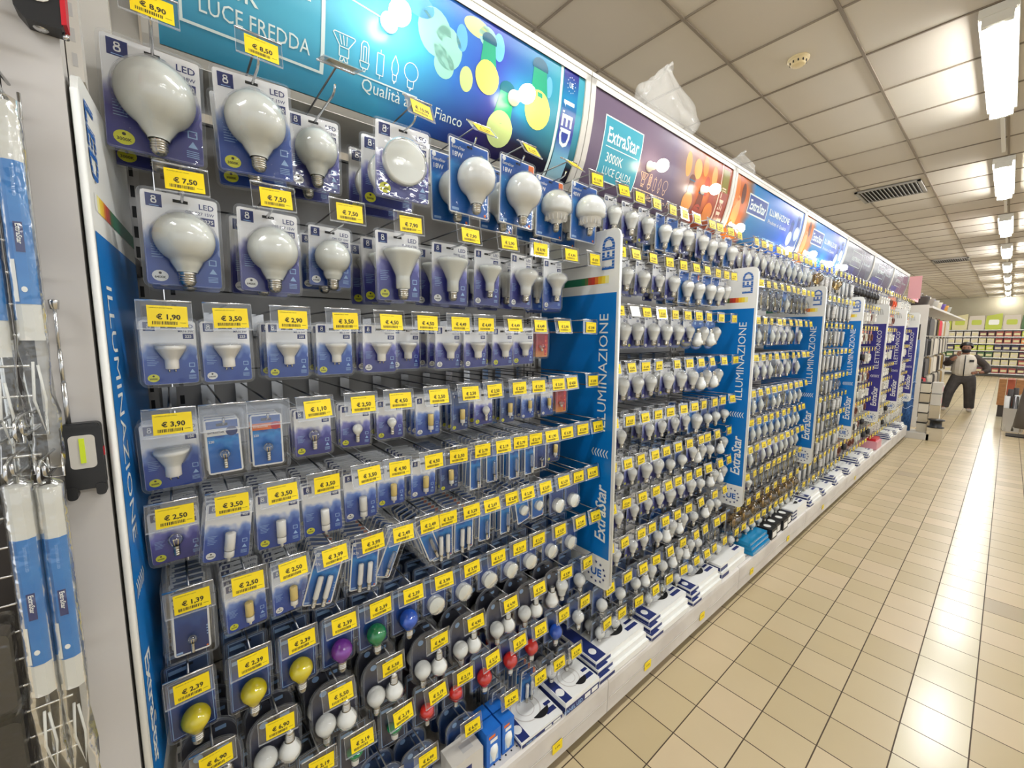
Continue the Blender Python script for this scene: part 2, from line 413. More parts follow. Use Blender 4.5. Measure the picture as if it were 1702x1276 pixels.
# ------------------------------------------------------------------ lamps inside the packs (top of lamp at z = 0, axis z)
def arc(R, a0, a1, n, zc, r0=0.): return [(r0 + R*math.sin(a0+(a1-a0)*i/n), zc + R*math.cos(a0+(a1-a0)*i/n)) for i in range(n+1)]
def cap_prof(z, r=.0132, L=.024):
    p = [(r*.98, z)]
    for k in range(4):
        q = z - .003 - k*.0046; p += [(r, q), (r, q-.0016), (r*.87, q-.0030), (r*.87, q-.0036)]
    p += [(r*.8, z-L+.002), (r*.45, z-L-.002), (0, z-L-.003)]
    return p
def lampshape(kind, R, mat='frost', n=18):
    """body profile, cap (name, profile, material), lamp half depth"""
    if kind == 'globe':
        b = arc(R, 0.02, 2.58, 14, -R); zc = b[-1][1]; r9 = b[-1][0]
        b += [(r9*.5+.0115, zc-r9*.22), (r9*.2+.016, zc-r9*.48), (.0175, zc-r9*.72), (.0168, zc-r9*.85)]
        return b, ('screw_cap', cap_prof(zc-r9*.85, .0148, .026), 'screw')
    if kind == 'a60':
        b = arc(R, .02, 1.75, 9, -R); b += [(R*.97, -R*1.24), (R*.95, -R*1.27), (R*.90, -R*1.45), (R*.70, -R*1.95), (R*.58, -R*2.35), (R*.56, -R*2.58), (R*.5, -R*2.62)]
        return b, ('screw_cap', cap_prof(-R*2.62, R*.46, R*.85), 'screw')
    if kind == 'par':
        b = [(0.001, 0), (R*.96, 0), (R, -.003), (R, -.008), (R*.93, -.014), (R*.62, -R*.85), (R*.40, -R*1.35), (R*.38, -R*1.45), (R*.38, -R*2.05), (R*.33, -R*2.1)]
        return b, ('screw_cap', cap_prof(-R*2.1, R*.31, R*.56), 'screw')
    if kind == 'r63':
        b = [(0.001, 0), (R*.5, -.002), (R*.85, -.008), (R, -.018), (R*.97, -.028), (R*.72, -R*1.05), (R*.48, -R*1.45), (R*.46, -R*1.6), (R*.42, -R*2.15), (R*.36, -R*2.2)]
        return b, ('screw_cap', cap_prof(-R*2.2, R*.34, R*.55), 'screw')
    if kind == 'spot':
        b = [(0.001, 0), (R*.95, 0), (R, -.002), (R, -.006), (R*.94, -.008), (R*.62, -R*.9), (R*.50, -R*1.1), (R*.5, -R*1.15)]
        return b, ('pin_base', [(R*.46, -R*1.15), (R*.46, -R*1.85), (R*.40, -R*1.9), (.0001, -R*1.9)], 'ceram')
    if kind == 'heat':
        b = arc(R, .02, 1.75, 10, -R*.95); b += [(R*.98, -R*1.3), (R*.8, -R*1.42)]
        return b, ('heat_sink', [(R*.8, -R*1.42), (R*.55, -R*1.75), (R*.3, -R*1.95), (R*.27, -R*2.02)], 'ceram')
    if kind == 'candle':
        b = [(0.001, 0), (R*.18, -.006), (R*.55, -R*1.1), (R*.92, -R*2.0), (R, -R*2.6), (R*.86, -R*3.2), (R*.62, -R*3.7), (R*.6, -R*4.2), (R*.5, -R*4.25)]
        return b, ('screw_cap', cap_prof(-R*4.25, R*.44, R*1.1), 'screw')
    if kind == 'drop':
        b = arc(R, .02, 2.1, 8, -R); b += [(R*.62, -R*1.85), (R*.47, -R*2.1)]
        return b, ('screw_cap', cap_prof(-R*2.1, R*.46, R*1.15), 'screw')
    if kind == 'capsule':
        b = [(0.001, 0), (R*.9, -.001), (R, -.003), (R, -R*3.8), (R*.8, -R*4.0)]
        return b, ('pin_base', [(R*.95, -R*4), (R*.95, -R*5.4), (R*.3, -R*5.5), (R*.3, -R*6.4), (.0001, -R*6.4)], 'ceram')
    if kind == 'tube':
        b = [(0.001, 0), (R*.8, -.001), (R, -.004), (R, -R*8.5), (R*.8, -R*8.8)]
        return b, ('screw_cap', cap_prof(-R*8.8, R*.9, R*2.6), 'screw')
    if kind == 'spiral':
        b = [(R*.2, 0)]
        for k in range(5): b += [(R*.95, -R*(.25+.75*k)), (R, -R*(.4+.75*k)), (R*.7, -R*(.72+.75*k))]
        b += [(R*.8, -R*4.1), (R*.8, -R*5.2), (R*.5, -R*5.4)]
        return b, ('screw_cap', cap_prof(-R*5.4, R*.5, R*1.3), 'screw')
def dome(prof, g=1.05, off=.0025):
    return [(0.0005, prof[0][1]+off*1.5)] + [(r*g+off, z + (off*1.5 if i < 3 else 0)) for i, (r, z) in enumerate(prof)]

# ------------------------------------------------------------------ blister packs: hang hole at the origin, card in the plane x = 0
PROTO = {}
def card_mb(wd, ht, style, badge, num, artm, sub):
    b = MB(); zc = .012 - ht/2; top = .012; bot = .012 - ht
    if style == 'twin':
        o = rrect(wd, ht, min(wd*.42, .05), 6, 0, zc)
    else: o = rrect(wd, ht, .006, 3, 0, zc)
    if style == 'star':
        b.prism(o, -.0008, 0, 'white'); x = .0003
        m = .0035
        b.rect(-wd/2+m, bot+m, wd/2-m, top-m, x, artm, True); x += .0003
        if sub == 'orange': b.rect(wd/2-m-wd*.16, top-m-ht*.19, wd/2-m, top-m, x, 'orange'); b.text('LED', wd*.075, (x+.0002, wd/2-m-wd*.055, top-m-ht*.17), 'white', right=(0, 0, 1), upv=(0, -1, 0), align='l', bold=.02)
        if sub == 'band':
            b.rect(-wd/2+m, top-ht*.30, wd/2-m, top-ht*.17, x, 'white'); b.disc(wd*.17, wd*.26, top-ht*.235, x+.0002, 'navy')
            b.text('EXTRASTAR', wd*.085, (x+.0002, -wd*.42, top-ht*.255), 'navy', align='l', bold=.02)
            b.text(num, wd*.11, (x+.0002, -wd*.42, top-ht*.42), 'white', align='l', bold=.02)
        elif sub == 'bando':
            b.rect(-wd/2+m, top-ht*.30, wd/2-m, top-ht*.17, x, 'orange'); b.disc(wd*.15, wd*.28, top-ht*.235, x+.0002, 'red')
            b.text('EXTRASTAR', wd*.085, (x+.0002, -wd*.42, top-ht*.255), 'white', align='l', bold=.02)
            b.text(num, wd*.11, (x+.0002, -wd*.42, top-ht*.42), 'white', align='l', bold=.02)
        else:
            b.disc(wd*.05, -wd*.40, top-ht*.05, x, 'white'); b.text('ExtraStar', wd*.085, (x, -wd*.44, top-ht*.135), 'white', align='l', bold=.01)
            b.text(num, wd*.13, (x, -wd*.44, top-ht*.24), 'white', align='l', bold=.02)
            for k in range(4): b.rect(wd*.40, bot+ht*(.25+.05*k), wd*.44, bot+ht*(.27+.05*k), x, 'lblue')
            b.rect(-wd*.44, bot+ht*.04, -wd*.27, bot+ht*.075, x, 'lblue')
            b.disc(wd*.03, wd*.40, bot+ht*.05, x, 'orange')
        b.rect(-.010, -.003, .010, .003, x+.0002, 'slot'); return b
    if style in ('red',):
        b.prism(o, -.0008, 0, 'art_red', 'art_red'); x = .0003
        b.rect(wd*.22, bot+ht*.06, wd*.40, top-ht*.25, x, 'red')
        for k in range(4): b.disc(wd*.05, wd*.31, bot+ht*(.12+.15*k), x+.0002, 'orange')
        b.rect(-.010, -.003, .010, .003, x+.0002, 'slot'); return b
    b.prism(o, -.0008, 0, 'white', artm); x = .0003
    if style == 'twin':
        b.disc(.009, -wd*.22, top-ht*.16, x, 'lblue'); b.rect(wd*.1, top-ht*.19, wd*.3, top-ht*.13, x, 'lblue')
        b.text('2x LED', wd*.10, (x, 0, bot+ht*.05), 'lblue', bold=.02); b.rect(-.009, -.004, .009, .002, x, 'slot'); return b
    if style == 'plain':
        b.rect(-wd*.42, top-ht*.16, wd*.0, top-ht*.09, x, 'lblue'); b.rect(-.010, -.003, .010, .003, x, 'slot')
        b.frame(-wd/2+.004, bot+.004, wd/2-.004, top-.004, .0012, x, 'lblue'); return b
    s = min(1.0, max(.62, wd/.085)) if wd < .085 else 1.0
    # brand box with a lamp glyph, type lines, lumen box, badge, icons
    q = wd*.20; y0 = -wd/2+wd*.06; z1 = top - ht*.03
    b.rect(y0, z1-q, y0+q, z1, x, 'navy'); cy, cz = y0+q/2, z1-q*.44; x2 = x+.0003
    b.ring(rrect(q*.30, q*.26, q*.10, 3, cy, cz+q*.16), rrect(q*.16, q*.12, q*.05, 3, cy, cz+q*.16), x2, 'white')
    b.ring(rrect(q*.36, q*.34, q*.12, 3, cy, cz-q*.12), rrect(q*.20, q*.18, q*.07, 3, cy, cz-q*.12), x2, 'white')
    b.rect(cy-q*.3, z1-q*.93, cy+q*.3, z1-q*.88, x2, 'lblue')
    b.text('LED', wd*.125, (x, wd*.45, top-wd*.17), 'navy', align='r', bold=.012)
    b.text(sub, wd*.068, (x, wd*.45, top-wd*.265), 'navy', align='r', bold=.008)
    b.rect(wd*.25, top-wd*.42, wd*.45, top-wd*.30, x, 'navy'); b.text(num, wd*.085, (x2, wd*.35, top-wd*.39), 'white', bold=.02)
    b.rect(-.012*s, -.0035, .012*s, .0025, x, 'slot')
    if badge:
        r = wd*.105; by, bz = -wd*.33, bot + wd*.15
        b.disc(r, by, bz, x, 'badge' if badge == 'y' else 'white', 16, r*.86); b.disc(r*.2, by, bz+r*.42, x2, 'ink', 8)
        b.text('3000K' if badge == 'y' else '6400K', r*.52, (x2, by, bz-r*.38), 'ink', bold=.02)
    for k in range(3):                                  # right hand icon column
        zz = bot + ht*(.07 + .095*k)
        if k == 1: b.add([(x, wd*.33, zz), (x, wd*.44, zz), (x, wd*.385, zz+wd*.09)], [(0, 1, 2)], 'lblue')
        elif k == 0:
            for j in range(4): b.rect(wd*.31, zz+j*wd*.026, wd*.45, zz+j*wd*.026+wd*.010, x, 'lblue')
        else: b.frame(wd*.33, zz, wd*.44, zz+wd*.1, wd*.014, x, 'lblue')
    for j in range(6): b.rect(-wd*.42, bot+ht*(.30+.026*j), -wd*(.42-.14-.03*(j % 3)), bot+ht*(.307+.026*j), x, 'lblue')
    return b
def shell_mb(wd, ht, style, bodies, dep=.007):
    b = MB(); zc = .012 - ht/2
    if style == 'star' and wd < .08: wd += .016; ht += .020; zc += .003
    r = min(wd*.42, .05) if style == 'twin' else .008
    nn = 5 if style == 'twin' else 3; o = rrect(wd+.010, ht+.010, r+.004, nn, 0, zc); i = rrect(wd-.001, ht-.001, max(.004, r-.001), nn, 0, zc)
    b.ring(o, i, .0012, 'rim', dep); b.ring(rrect(wd+.0115, ht+.0115, r+.0045, nn, 0, zc), o, .0010, 'edge'); b.flat(i, dep, 'clear')
    i2 = rrect(wd-.0035, ht-.0035, max(.003, r-.004), 5 if style == 'twin' else 3, 0, zc); b.ring(i, i2, dep+.0004, 'edge')
    for prof, cx, cy, z0, ax in bodies:
        if ax == 'z': b.lathe([(q, z+z0) for q, z in dome(prof)], 'clear', 20, (cx, cy, 0), half=(dep-.001,))
        else: b.lathe([(q, h) for q, h in prof], 'clear', 20, (cx, cy, z0), 'x')
    return b
def bulb_mb(kind, R, mat, cx, cy, z0, flip=False):
    prof, (cn, cp, cm) = lampshape(kind, R)
    if flip:
        zt = z0; L = -cp[-1][1]; prof = [(r, -L - z) for r, z in prof]; cp = [(r, -L - z) for r, z in cp]
    n = 24 if R > .03 else 16
    a = MB().lathe([(r, z+z0) for r, z in prof], mat, n, (cx, cy, 0)); c = MB().lathe([(r, z+z0) for r, z in cp], cm, 14, (cx, cy, 0))
    if kind == 'heat':
        for k in range(16):
            T = Matrix.Translation((cx, cy, z0-R*1.62)) @ Matrix.Rotation(k*math.pi/8, 4, 'Z'); c.box((R*.52, 0, 0), (R*.42, .0022, R*.42), 'ceram', T)
        c.lathe([(r, z+z0) for r, z in cap_prof(-R*2.02, .0135, .026)], 'screw', 14, (cx, cy, 0))
    if mat in ('glass', 'amber'): a.tube([(cx, cy-R*.2, z0+prof[-1][1]), (cx, cy-R*.3, z0-R*1.1), (cx, cy+R*.3, z0-R*1.1), (cx, cy+R*.2, z0+prof[-1][1])], R*.07, 'cob', 5)
    if kind == 'spot':
        for s in (-1, 1): c.tube([(cx, cy+s*R*.2, z0-R*1.9), (cx, cy+s*R*.2, z0-R*2.15)], .0018, 'screw', 6)
    return a, (cn, c), (prof, cx, cy, z0, 'z')
def proto(key, name, cat, desc, wd, ht, style='std', badge=None, num='470', artm='art_purple', sub='E27 10W', lamps=(), disc=None, dep=.007, box=None):
    bodies = []; lam = []
    for L in lamps:
        kind, R, mat, dx, dy, z0 = L[:6]; a, c, d = bulb_mb(kind, R, mat, dx, dy, z0, len(L) > 6)
        lam.append((a, c)); bodies.append(d)
    if disc:
        R, z0, hx, rimm = disc
        a = MB().lathe([(R*.99, -.004), (R, hx*.5), (R*.97, hx), (R*.90, hx+.001)], rimm, 24, (0, 0, z0), 'x')
        a.lathe([(R*.90, hx+.001), (R*.55, hx+.004), (.0005, hx+.005)], 'frost', 24, (0, 0, z0), 'x')
        rim = MB().lathe([(R*1.0, hx-.002), (R*1.03, hx), (R*1.0, hx+.002)], rimm, 24, (0, 0, z0), 'x')
        lam.append((a, ('rim', rim))); bodies.append(([(R*1.07, .0), (R*1.05, hx+.005), (R*.9, hx+.009), (.0005, hx+.010)], 0, 0, z0, 'x'))
    cb = card_mb(wd, ht, style, badge, num, artm, sub); sb = shell_mb(wd, ht, style, bodies, dep)
    one = MB().merge(cb)
    for a, (n, c) in lam: one.merge(a).merge(c)
    one.merge(sb)
    PROTO[key] = dict(name=name, cat=cat, desc=desc, card=cb.mesh('card'), shell=sb.mesh('blister'),
                      lamps=[(a.mesh('lamp'), n, c.mesh(n)) for a, (n, c) in lam], one=one.mesh(name), w=wd, h=ht, mb=one)
def pack(key, loc, label, group, rot=(0, 0, 0), single=False):
    p = PROTO[key]
    if single:
        o = put(p['name'], p['one'], None, loc); o.rotation_euler = rot; return tag(o, label, p['cat'], group)
    t = empty(p['name'], loc, label, p['cat'], group, rot)
    put('card', p['card'], t); put('blister', p['shell'], t)
    for a, n, c in p['lamps']: put(n, c, put('lamp', a, t))
    return t
bl = 'bulb pack'
# bay 1, row 1
proto('g120p', 'globe_bulb_pack', bl, 'violet-carded big globe bulb pack', .150, .205, badge='y', num='1480', sub='G120 E27 18W', lamps=[('globe', .0625, 'frost', .034, .002, -.028)])
proto('g120b', 'globe_bulb_pack', bl, 'blue-carded big globe bulb pack', .142, .205, badge='y', num='1440', artm='art_blue', sub='G120 E27 15W', lamps=[('globe', .0575, 'frost', .032, 0, -.032)])
proto('g95p', 'globe_bulb_pack', bl, 'violet-carded globe bulb pack', .122, .180, badge='w', num='1275', sub='G95 E27 15W', lamps=[('globe', .0500, 'frost', .028, 0, -.027)])
proto('g95b', 'globe_bulb_pack', bl, 'blue-carded globe bulb pack', .122, .180, badge='w', num='1275', artm='art_blue', sub='G95 E27 15W', lamps=[('globe', .0500, 'frost', .028, 0, -.027)])
proto('g80b', 'globe_bulb_pack', bl, 'small blue-carded globe bulb pack', .104, .150, badge='w', num='1055', artm='art_blue', sub='G80 E27 12W', lamps=[('globe', .0425, 'frost', .025, 0, -.024)])
proto('duo', 'disc_lamp_pack', bl, 'white-disc lamp pack on a violet card', .150, .190, badge='y', num='1320', sub='DUO LIGHT E27', disc=(.058, -.085, .022, 'opal'))
proto('sg', 'globe_bulb_pack', bl, 'bright blue globe bulb pack', .148, .205, 'star', num='18W', artm='art_star', sub='', lamps=[('globe', .056, 'opal', .032, 0, -.038)])
proto('sgo', 'globe_bulb_pack', bl, 'bright blue globe bulb pack with orange corner', .148, .205, 'star', num='18W', artm='art_star', sub='orange', lamps=[('globe', .058, 'opal', .032, 0, -.036)])
proto('sho', 'floodlight_bulb_pack', bl, 'finned high-power bulb pack with orange corner', .150, .205, 'star', num='30W', artm='art_star', sub='orange', lamps=[('heat', .056, 'opal', .03, 0, -.036)])
proto('sh', 'floodlight_bulb_pack', bl, 'finned high-power bulb pack with navy corner', .150, .205, 'star', num='40W', artm='art_star', sub='', lamps=[('heat', .057, 'opal', .03, 0, -.034)])
# rows 2-4
proto('par38', 'reflector_bulb_pack', bl, 'wide cone reflector bulb pack', .128, .182, badge='y', num='590', sub='PAR30 12W', lamps=[('par', .049, 'frost', .024, 0, -.036)])
proto('par30', 'reflector_bulb_pack', bl, 'violet cone reflector bulb pack', .118, .182, badge='w', num='590', sub='PAR30 12W', lamps=[('par', .0455, 'frost', .024, 0, -.038)])
proto('par20', 'reflector_bulb_pack', bl, 'small cone reflector bulb pack', .100, .178, badge='w', num='420', sub='PAR20 8W', lamps=[('par', .037, 'frost', .02, 0, -.042)])
proto('r63', 'reflector_bulb_pack', bl, 'mushroom reflector bulb pack', .104, .178, badge='w', num='520', sub='R63 9W', lamps=[('r63', .041, 'opal', .024, 0, -.036)])
proto('r50', 'reflector_bulb_pack', bl, 'slim mushroom reflector bulb pack', .094, .176, badge='w', num='420', sub='R50 6W', artm='art_blue', lamps=[('r63', .037, 'opal', .022, 0, -.036)])
for k, (bd, am, ad) in dict(mr1=('y', 'art_blue', 'yellow-badged'), mr2=('w', 'art_blue', 'white-badged'), gu1=('w', 'art_purple', 'white-badged violet'), gu2=('y', 'art_purple', 'yellow-badged violet')).items():
    proto(k, 'spotlight_bulb_pack', bl, ad + ' spotlight bulb pack', .086 if k[0] == 'm' else .090, .126, badge=bd, num='225', artm=am, sub='MR16 3W' if k[0] == 'm' else 'GU10 5W', lamps=[('spot', .0245, 'ceram', .014, 0, -.036)])
proto('gu3', 'spotlight_bulb_pack', bl, 'large white spotlight bulb pack', .092, .135, badge='y', num='180', artm='art_blue', sub='GU10 3W', lamps=[('spot', .029, 'opal', .016, 0, -.040)])
proto('redp', 'red_lamp_pack', bl, 'red and gold lamp pack', .062, .105, 'red', lamps=[('spot', .010, 'glass', .01, -.008, -.05)])
proto('orgp', 'red_lamp_pack', bl, 'orange-red lamp pack', .052, .108, 'red', lamps=[('spot', .009, 'glass', .01, -.006, -.055)])
proto('fil1', 'filament_bulb_pack', bl, 'clear filament bulb pack with blue card', .062, .118, 'star', num='220', artm='art_star', sub='band', lamps=[('drop', .0095, 'glass', .012, 0, -.052)])
proto('fil2', 'filament_bulb_pack', bl, 'clear filament bulb pack with an orange band', .062, .118, 'star', num='220', artm='art_star', sub='bando', lamps=[('drop', .0095, 'glass', .012, 0, -.052)])
proto('cap1', 'capsule_bulb_pack', bl, 'clear little globe bulb pack', .082, .112, badge='y', num='260', sub='E14 2W', lamps=[('drop', .013, 'glass', .012, 0, -.036)])
proto('drop1', 'pygmy_bulb_pack', bl, 'white pygmy bulb pack', .074, .108, badge='y', num='120', sub='T22 E14 2W', lamps=[('drop', .0125, 'opal', .012, .002, -.036)])
proto('g9a', 'capsule_bulb_pack', bl, 'white-badged capsule bulb pack', .078, .114, badge='w', num='350', artm='art_blue', sub='G9 4W', lamps=[('capsule', .0085, 'cob', .010, .004, -.038)])
proto('g9b', 'capsule_bulb_pack', bl, 'yellow-badged capsule bulb pack', .078, .114, badge='y', num='350', artm='art_blue', sub='G9 4W', lamps=[('capsule', .0085, 'cob', .010, .004, -.038)])
proto('g9c', 'capsule_bulb_pack', bl, 'slim capsule bulb pack', .056, .112, badge='w', num='300', artm='art_blue', sub='G4 2W', lamps=[('capsule', .007, 'cob', .010, .003, -.036)])
proto('g9d', 'capsule_bulb_pack', bl, 'deep blue capsule bulb pack', .062, .115, badge='y', num='300', artm='art_deep', sub='G9 3W', lamps=[('capsule', .008, 'cob', .010, .003, -.036)])
proto('big9', 'capsule_bulb_pack', bl, 'wide blue capsule bulb pack', .088, .130, badge='y', num='400', artm='art_blue', sub='G9 5W', lamps=[('capsule', .010, 'ceram', .010, .004, -.052)])
proto('big9w', 'capsule_bulb_pack', bl, 'wide blue capsule bulb pack with white badge', .084, .128, badge='w', num='400', artm='art_blue', sub='G9 5W', lamps=[('capsule', .010, 'ceram', .010, .004, -.052)])
proto('lin', 'linear_lamp_pack', bl, 'narrow white-bordered linear lamp pack', .044, .128, 'star', num='R7s', artm='art_star', sub='-', lamps=[('tube', .0055, 'glass', .010, .004, -.04)])
proto('lin2', 'linear_lamp_pack', bl, 'white-bordered twin linear lamp pack', .072, .132, 'star', num='R7s', artm='art_star', sub='orange', lamps=[('tube', .0065, 'ceram', .010, -.012, -.042), ('tube', .0065, 'ceram', .010, .012, -.042)])
proto('sml', 'small_lamp_pack', bl, 'small blue blister lamp pack', .062, .126, 'star', num='12V', artm='art_deep', sub='-', lamps=[('drop', .008, 'glass', .010, 0, -.07)])
proto('sdisc', 'disc_lamp_pack', bl, 'white-bordered blue pack with round lamp', .062, .115, 'star', num='GX53', artm='art_star', sub='-', disc=(.018, -.055, .010, 'opal'))
proto('disc', 'disc_lamp_pack', bl, 'white round reflector lamp pack', .080, .126, 'plain', artm='art_deep', disc=(.0265, -.080, .018, 'opal'))
proto('discb', 'disc_lamp_pack', bl, 'rounded blue pack with white round lamp', .105, .150, 'twin', artm='art_deep', disc=(.030, -.088, .020, 'opal'))
for c, nm in dict(yellow='yellow', purple='purple', green='green', blue='blue', red='red', dred='dark red').items():
    proto('c_' + c, 'coloured_bulb_pack', bl, nm + ' bulb pack', .082, .138, 'plain', artm='art_deep', lamps=[('drop', .0265, 'b_' + c, .020, .003, -.052)])
proto('twin', 'twin_bulb_pack', bl, 'dark rounded pack of two white bulbs', .110, .165, 'twin', artm='art_grey', lamps=[('drop', .0255, 'opal', .022, -.026, -.062), ('drop', .0255, 'opal', .022, .027, -.040, True)])
proto('green', 'small_lamp_pack', bl, 'clear pack with a green halogen lamp', .078, .135, 'plain', artm='art_grey', lamps=[('spot', .022, 'b_green', .014, 0, -.052)])
proto('redr', 'coloured_bulb_pack', bl, 'red reflector bulb pack', .076, .140, 'plain', artm='art_grey', lamps=[('r63', .022, 'b_red', .015, 0, -.055)])
proto('clearb', 'clear_bulb_pack', bl, 'clear glass bulb pack', .078, .140, 'plain', artm='art_grey', lamps=[('a60', .022, 'glass', .018, 0, -.055)])
# bay 2
proto('a60v', 'bulb_pack', bl, 'violet-carded white bulb pack', .078, .148, badge='w', num='806', sub='A60 10W', lamps=[('a60', .0285, 'opal', .02, .002, -.026)])
proto('a60y', 'bulb_pack', bl, 'violet-carded white bulb pack with yellow badge', .078, .148, badge='y', num='806', sub='A60 10W', lamps=[('a60', .0285, 'opal', .02, .002, -.026)])
proto('a55v', 'bulb_pack', bl, 'violet-carded small white bulb pack', .070, .130, badge='y', num='470', sub='P45 6W', lamps=[('a60', .0225, 'opal', .017, .002, -.030)])
proto('a60s', 'bulb_pack', bl, 'bright blue white-bulb pack', .088, .160, 'star', num='12W', artm='art_star', sub='-', lamps=[('a60', .031, 'opal', .022, .004, -.036)])
proto('a60so', 'bulb_pack', bl, 'bright blue white-bulb pack with orange corner', .088, .160, 'star', num='15W', artm='art_star', sub='orange', lamps=[('a60', .033, 'opal', .022, .004, -.036)])
proto('twinb', 'twin_bulb_pack', bl, 'rounded blue pack of two white bulbs', .122, .160, 'twin', artm='art_star', lamps=[('a60', .028, 'opal', .02, -.028, -.038, True), ('a60', .028, 'opal', .02, .030, -.030)])
proto('twinc', 'twin_bulb_pack', bl, 'clear rounded pack of two white bulbs', .110, .160, 'twin', artm='art_grey', lamps=[('a60', .025, 'opal', .02, -.024, -.040, True), ('a60', .025, 'opal', .02, .028, -.032)])
proto('glob2', 'bulb_pack', bl, 'white golf-ball bulb pack', .078, .136, 'plain', artm='art_deep', lamps=[('drop', .0255, 'opal', .022, .004, -.050)])
proto('mini', 'small_bulb_pack', bl, 'short white bulb pack', .070, .104, 'plain', artm='art_grey', lamps=[('drop', .0225, 'opal', .020, .003, -.024)])
proto('minib', 'small_bulb_pack', bl, 'short blue pack with a white bulb', .074, .104, 'plain', artm='art_star', lamps=[('drop', .0225, 'opal', .020, .003, -.024)])
proto('minic', 'small_bulb_pack', bl, 'short clear bulb pack', .070, .104, 'plain', artm='art_grey', lamps=[('drop', .0225, 'glass', .020, .003, -.024)])
# bay 3 / 4
proto('cand', 'candle_bulb_pack', bl, 'white candle bulb pack', .074, .150, badge='w', num='470', sub='C37 5W', lamps=[('candle', .0205, 'frost', .018, .002, -.028)])
proto('candc', 'candle_bulb_pack', bl, 'clear candle bulb pack', .068, .146, 'plain', artm='art_grey', lamps=[('candle', .0195, 'glass', .018, .002, -.028)])
proto('cands', 'candle_bulb_pack', bl, 'bright blue candle bulb pack', .074, .150, 'star', num='6W', artm='art_star', sub='-', lamps=[('candle', .0205, 'frost', .018, .002, -.032)])
proto('fila', 'filament_bulb_pack', bl, 'amber filament globe bulb pack', .100, .185, 'plain', artm='art_grey', lamps=[('globe', .040, 'amber', .03, 0, -.026)])
proto('spir', 'spiral_bulb_pack', bl, 'white spiral lamp pack', .082, .160, 'plain', artm='art_grey', lamps=[('spiral', .021, 'ceram', .02, 0, -.030)])
proto('tubp', 'tube_bulb_pack', bl, 'white stick lamp pack', .064, .165, 'plain', artm='art_grey', lamps=[('tube', .0125, 'ceram', .014, 0, -.028)])
# ------------------------------------------------------------------ gondola bays
BW = 1.33
XF = -.957; XT = -1.02
def bay_meshes():
    bp = MB(); bp.box2((-1.50, .0, .20), (-1.475, BW, 2.235), 'grey')
    for k in range(1, 10): bp.box2((-1.475, .0, .20+.225*k), (-1.4735, BW, .204+.225*k), 'slot')
    up_ = MB()
    for y in (.018, BW-.018):
        up_.box2((-1.476, y-.016, .2), (-1.464, y+.016, 2.235), 'grey')
        for k in range(39): up_.box2((-1.4642, y-.005, .26+.05*k), (-1.4632, y+.005, .285+.05*k), 'slot')
    bd = MB(); bd.box2((-1.475, .001, .195), (-1.0, BW-.001, .214), 'cream')
    pl = MB()
    prof = [(-1.0, .195), (-1.0, .214), (-.966, .214), (XF, .205), (XF+.002, .19), (XF-.002, .055), (-.975, .04), (-.985, .04), (-.985, .19)]
    vs = [(x, y, z) for y in (.0015, BW-.0015) for x, z in prof]; n = len(prof)
    pl.add(vs, [(i, (i+1) % n, n+(i+1) % n, n+i) for i in range(n)] + [tuple(range(n))[::-1], tuple(range(n, 2*n))], 'plinth')
    k = 0
    while .02+k*.025 < BW-.01:
        y = .02+k*.025; k += 1
        pl.add([(-.984+.0036*math.cos(a*math.pi/4), y+.0036*math.sin(a*math.pi/4), .2146) for a in range(8)], [tuple(range(8))], 'slot')
    pl.box2((XF+.0012, .01, .118), (XF+.003, BW-.01, .122), 'cream')
    kb = MB(); kb.box2((-1.47, .0, 0), (-1.0, BW, .195), 'slot')
    return [(n, b.mesh(n)) for n, b in zip(('back_panel', 'uprights', 'base_deck', 'plinth', 'kick_space'), (bp, up_, bd, pl, kb))]
BM = bay_meshes()
BAYD = ['first white shelving bay nearest the camera end', 'second shelving bay, full of white bulbs', 'third shelving bay, full of candle bulbs', 'fourth shelving bay, stick lamps, last with blue divider',
        'fifth shelving bay, before the first violet divider', 'sixth shelving bay, between the two violet dividers', 'seventh shelving bay at the far end']
BAYD[0] = 'first shelving bay beside the white side panel'
shelf_price = MB().box((0, 0, 0), (.0016, .052, .038), 'yellow'); shelf_price.text('\u20ac 9,90', .010, (.001, 0, -.003), 'ink', bold=.02); shelf_price = shelf_price.mesh('price_label')
for b in range(7):
    t = empty('shelving_bay', (0, BW*b, 0), 'grey-backed ' + BAYD[b], 'shelving', 'shelving bays of the bulb aisle')
    for n, me in BM: put(n, me, t)
    for y in {0: (.22, .62, 1.02), 1: (.30, .84), 2: (.2, .9), 3: (.5,), 4: (.4,)}.get(b, ()):
        put('price_label', shelf_price, t, (XF+.0045, y, .115))

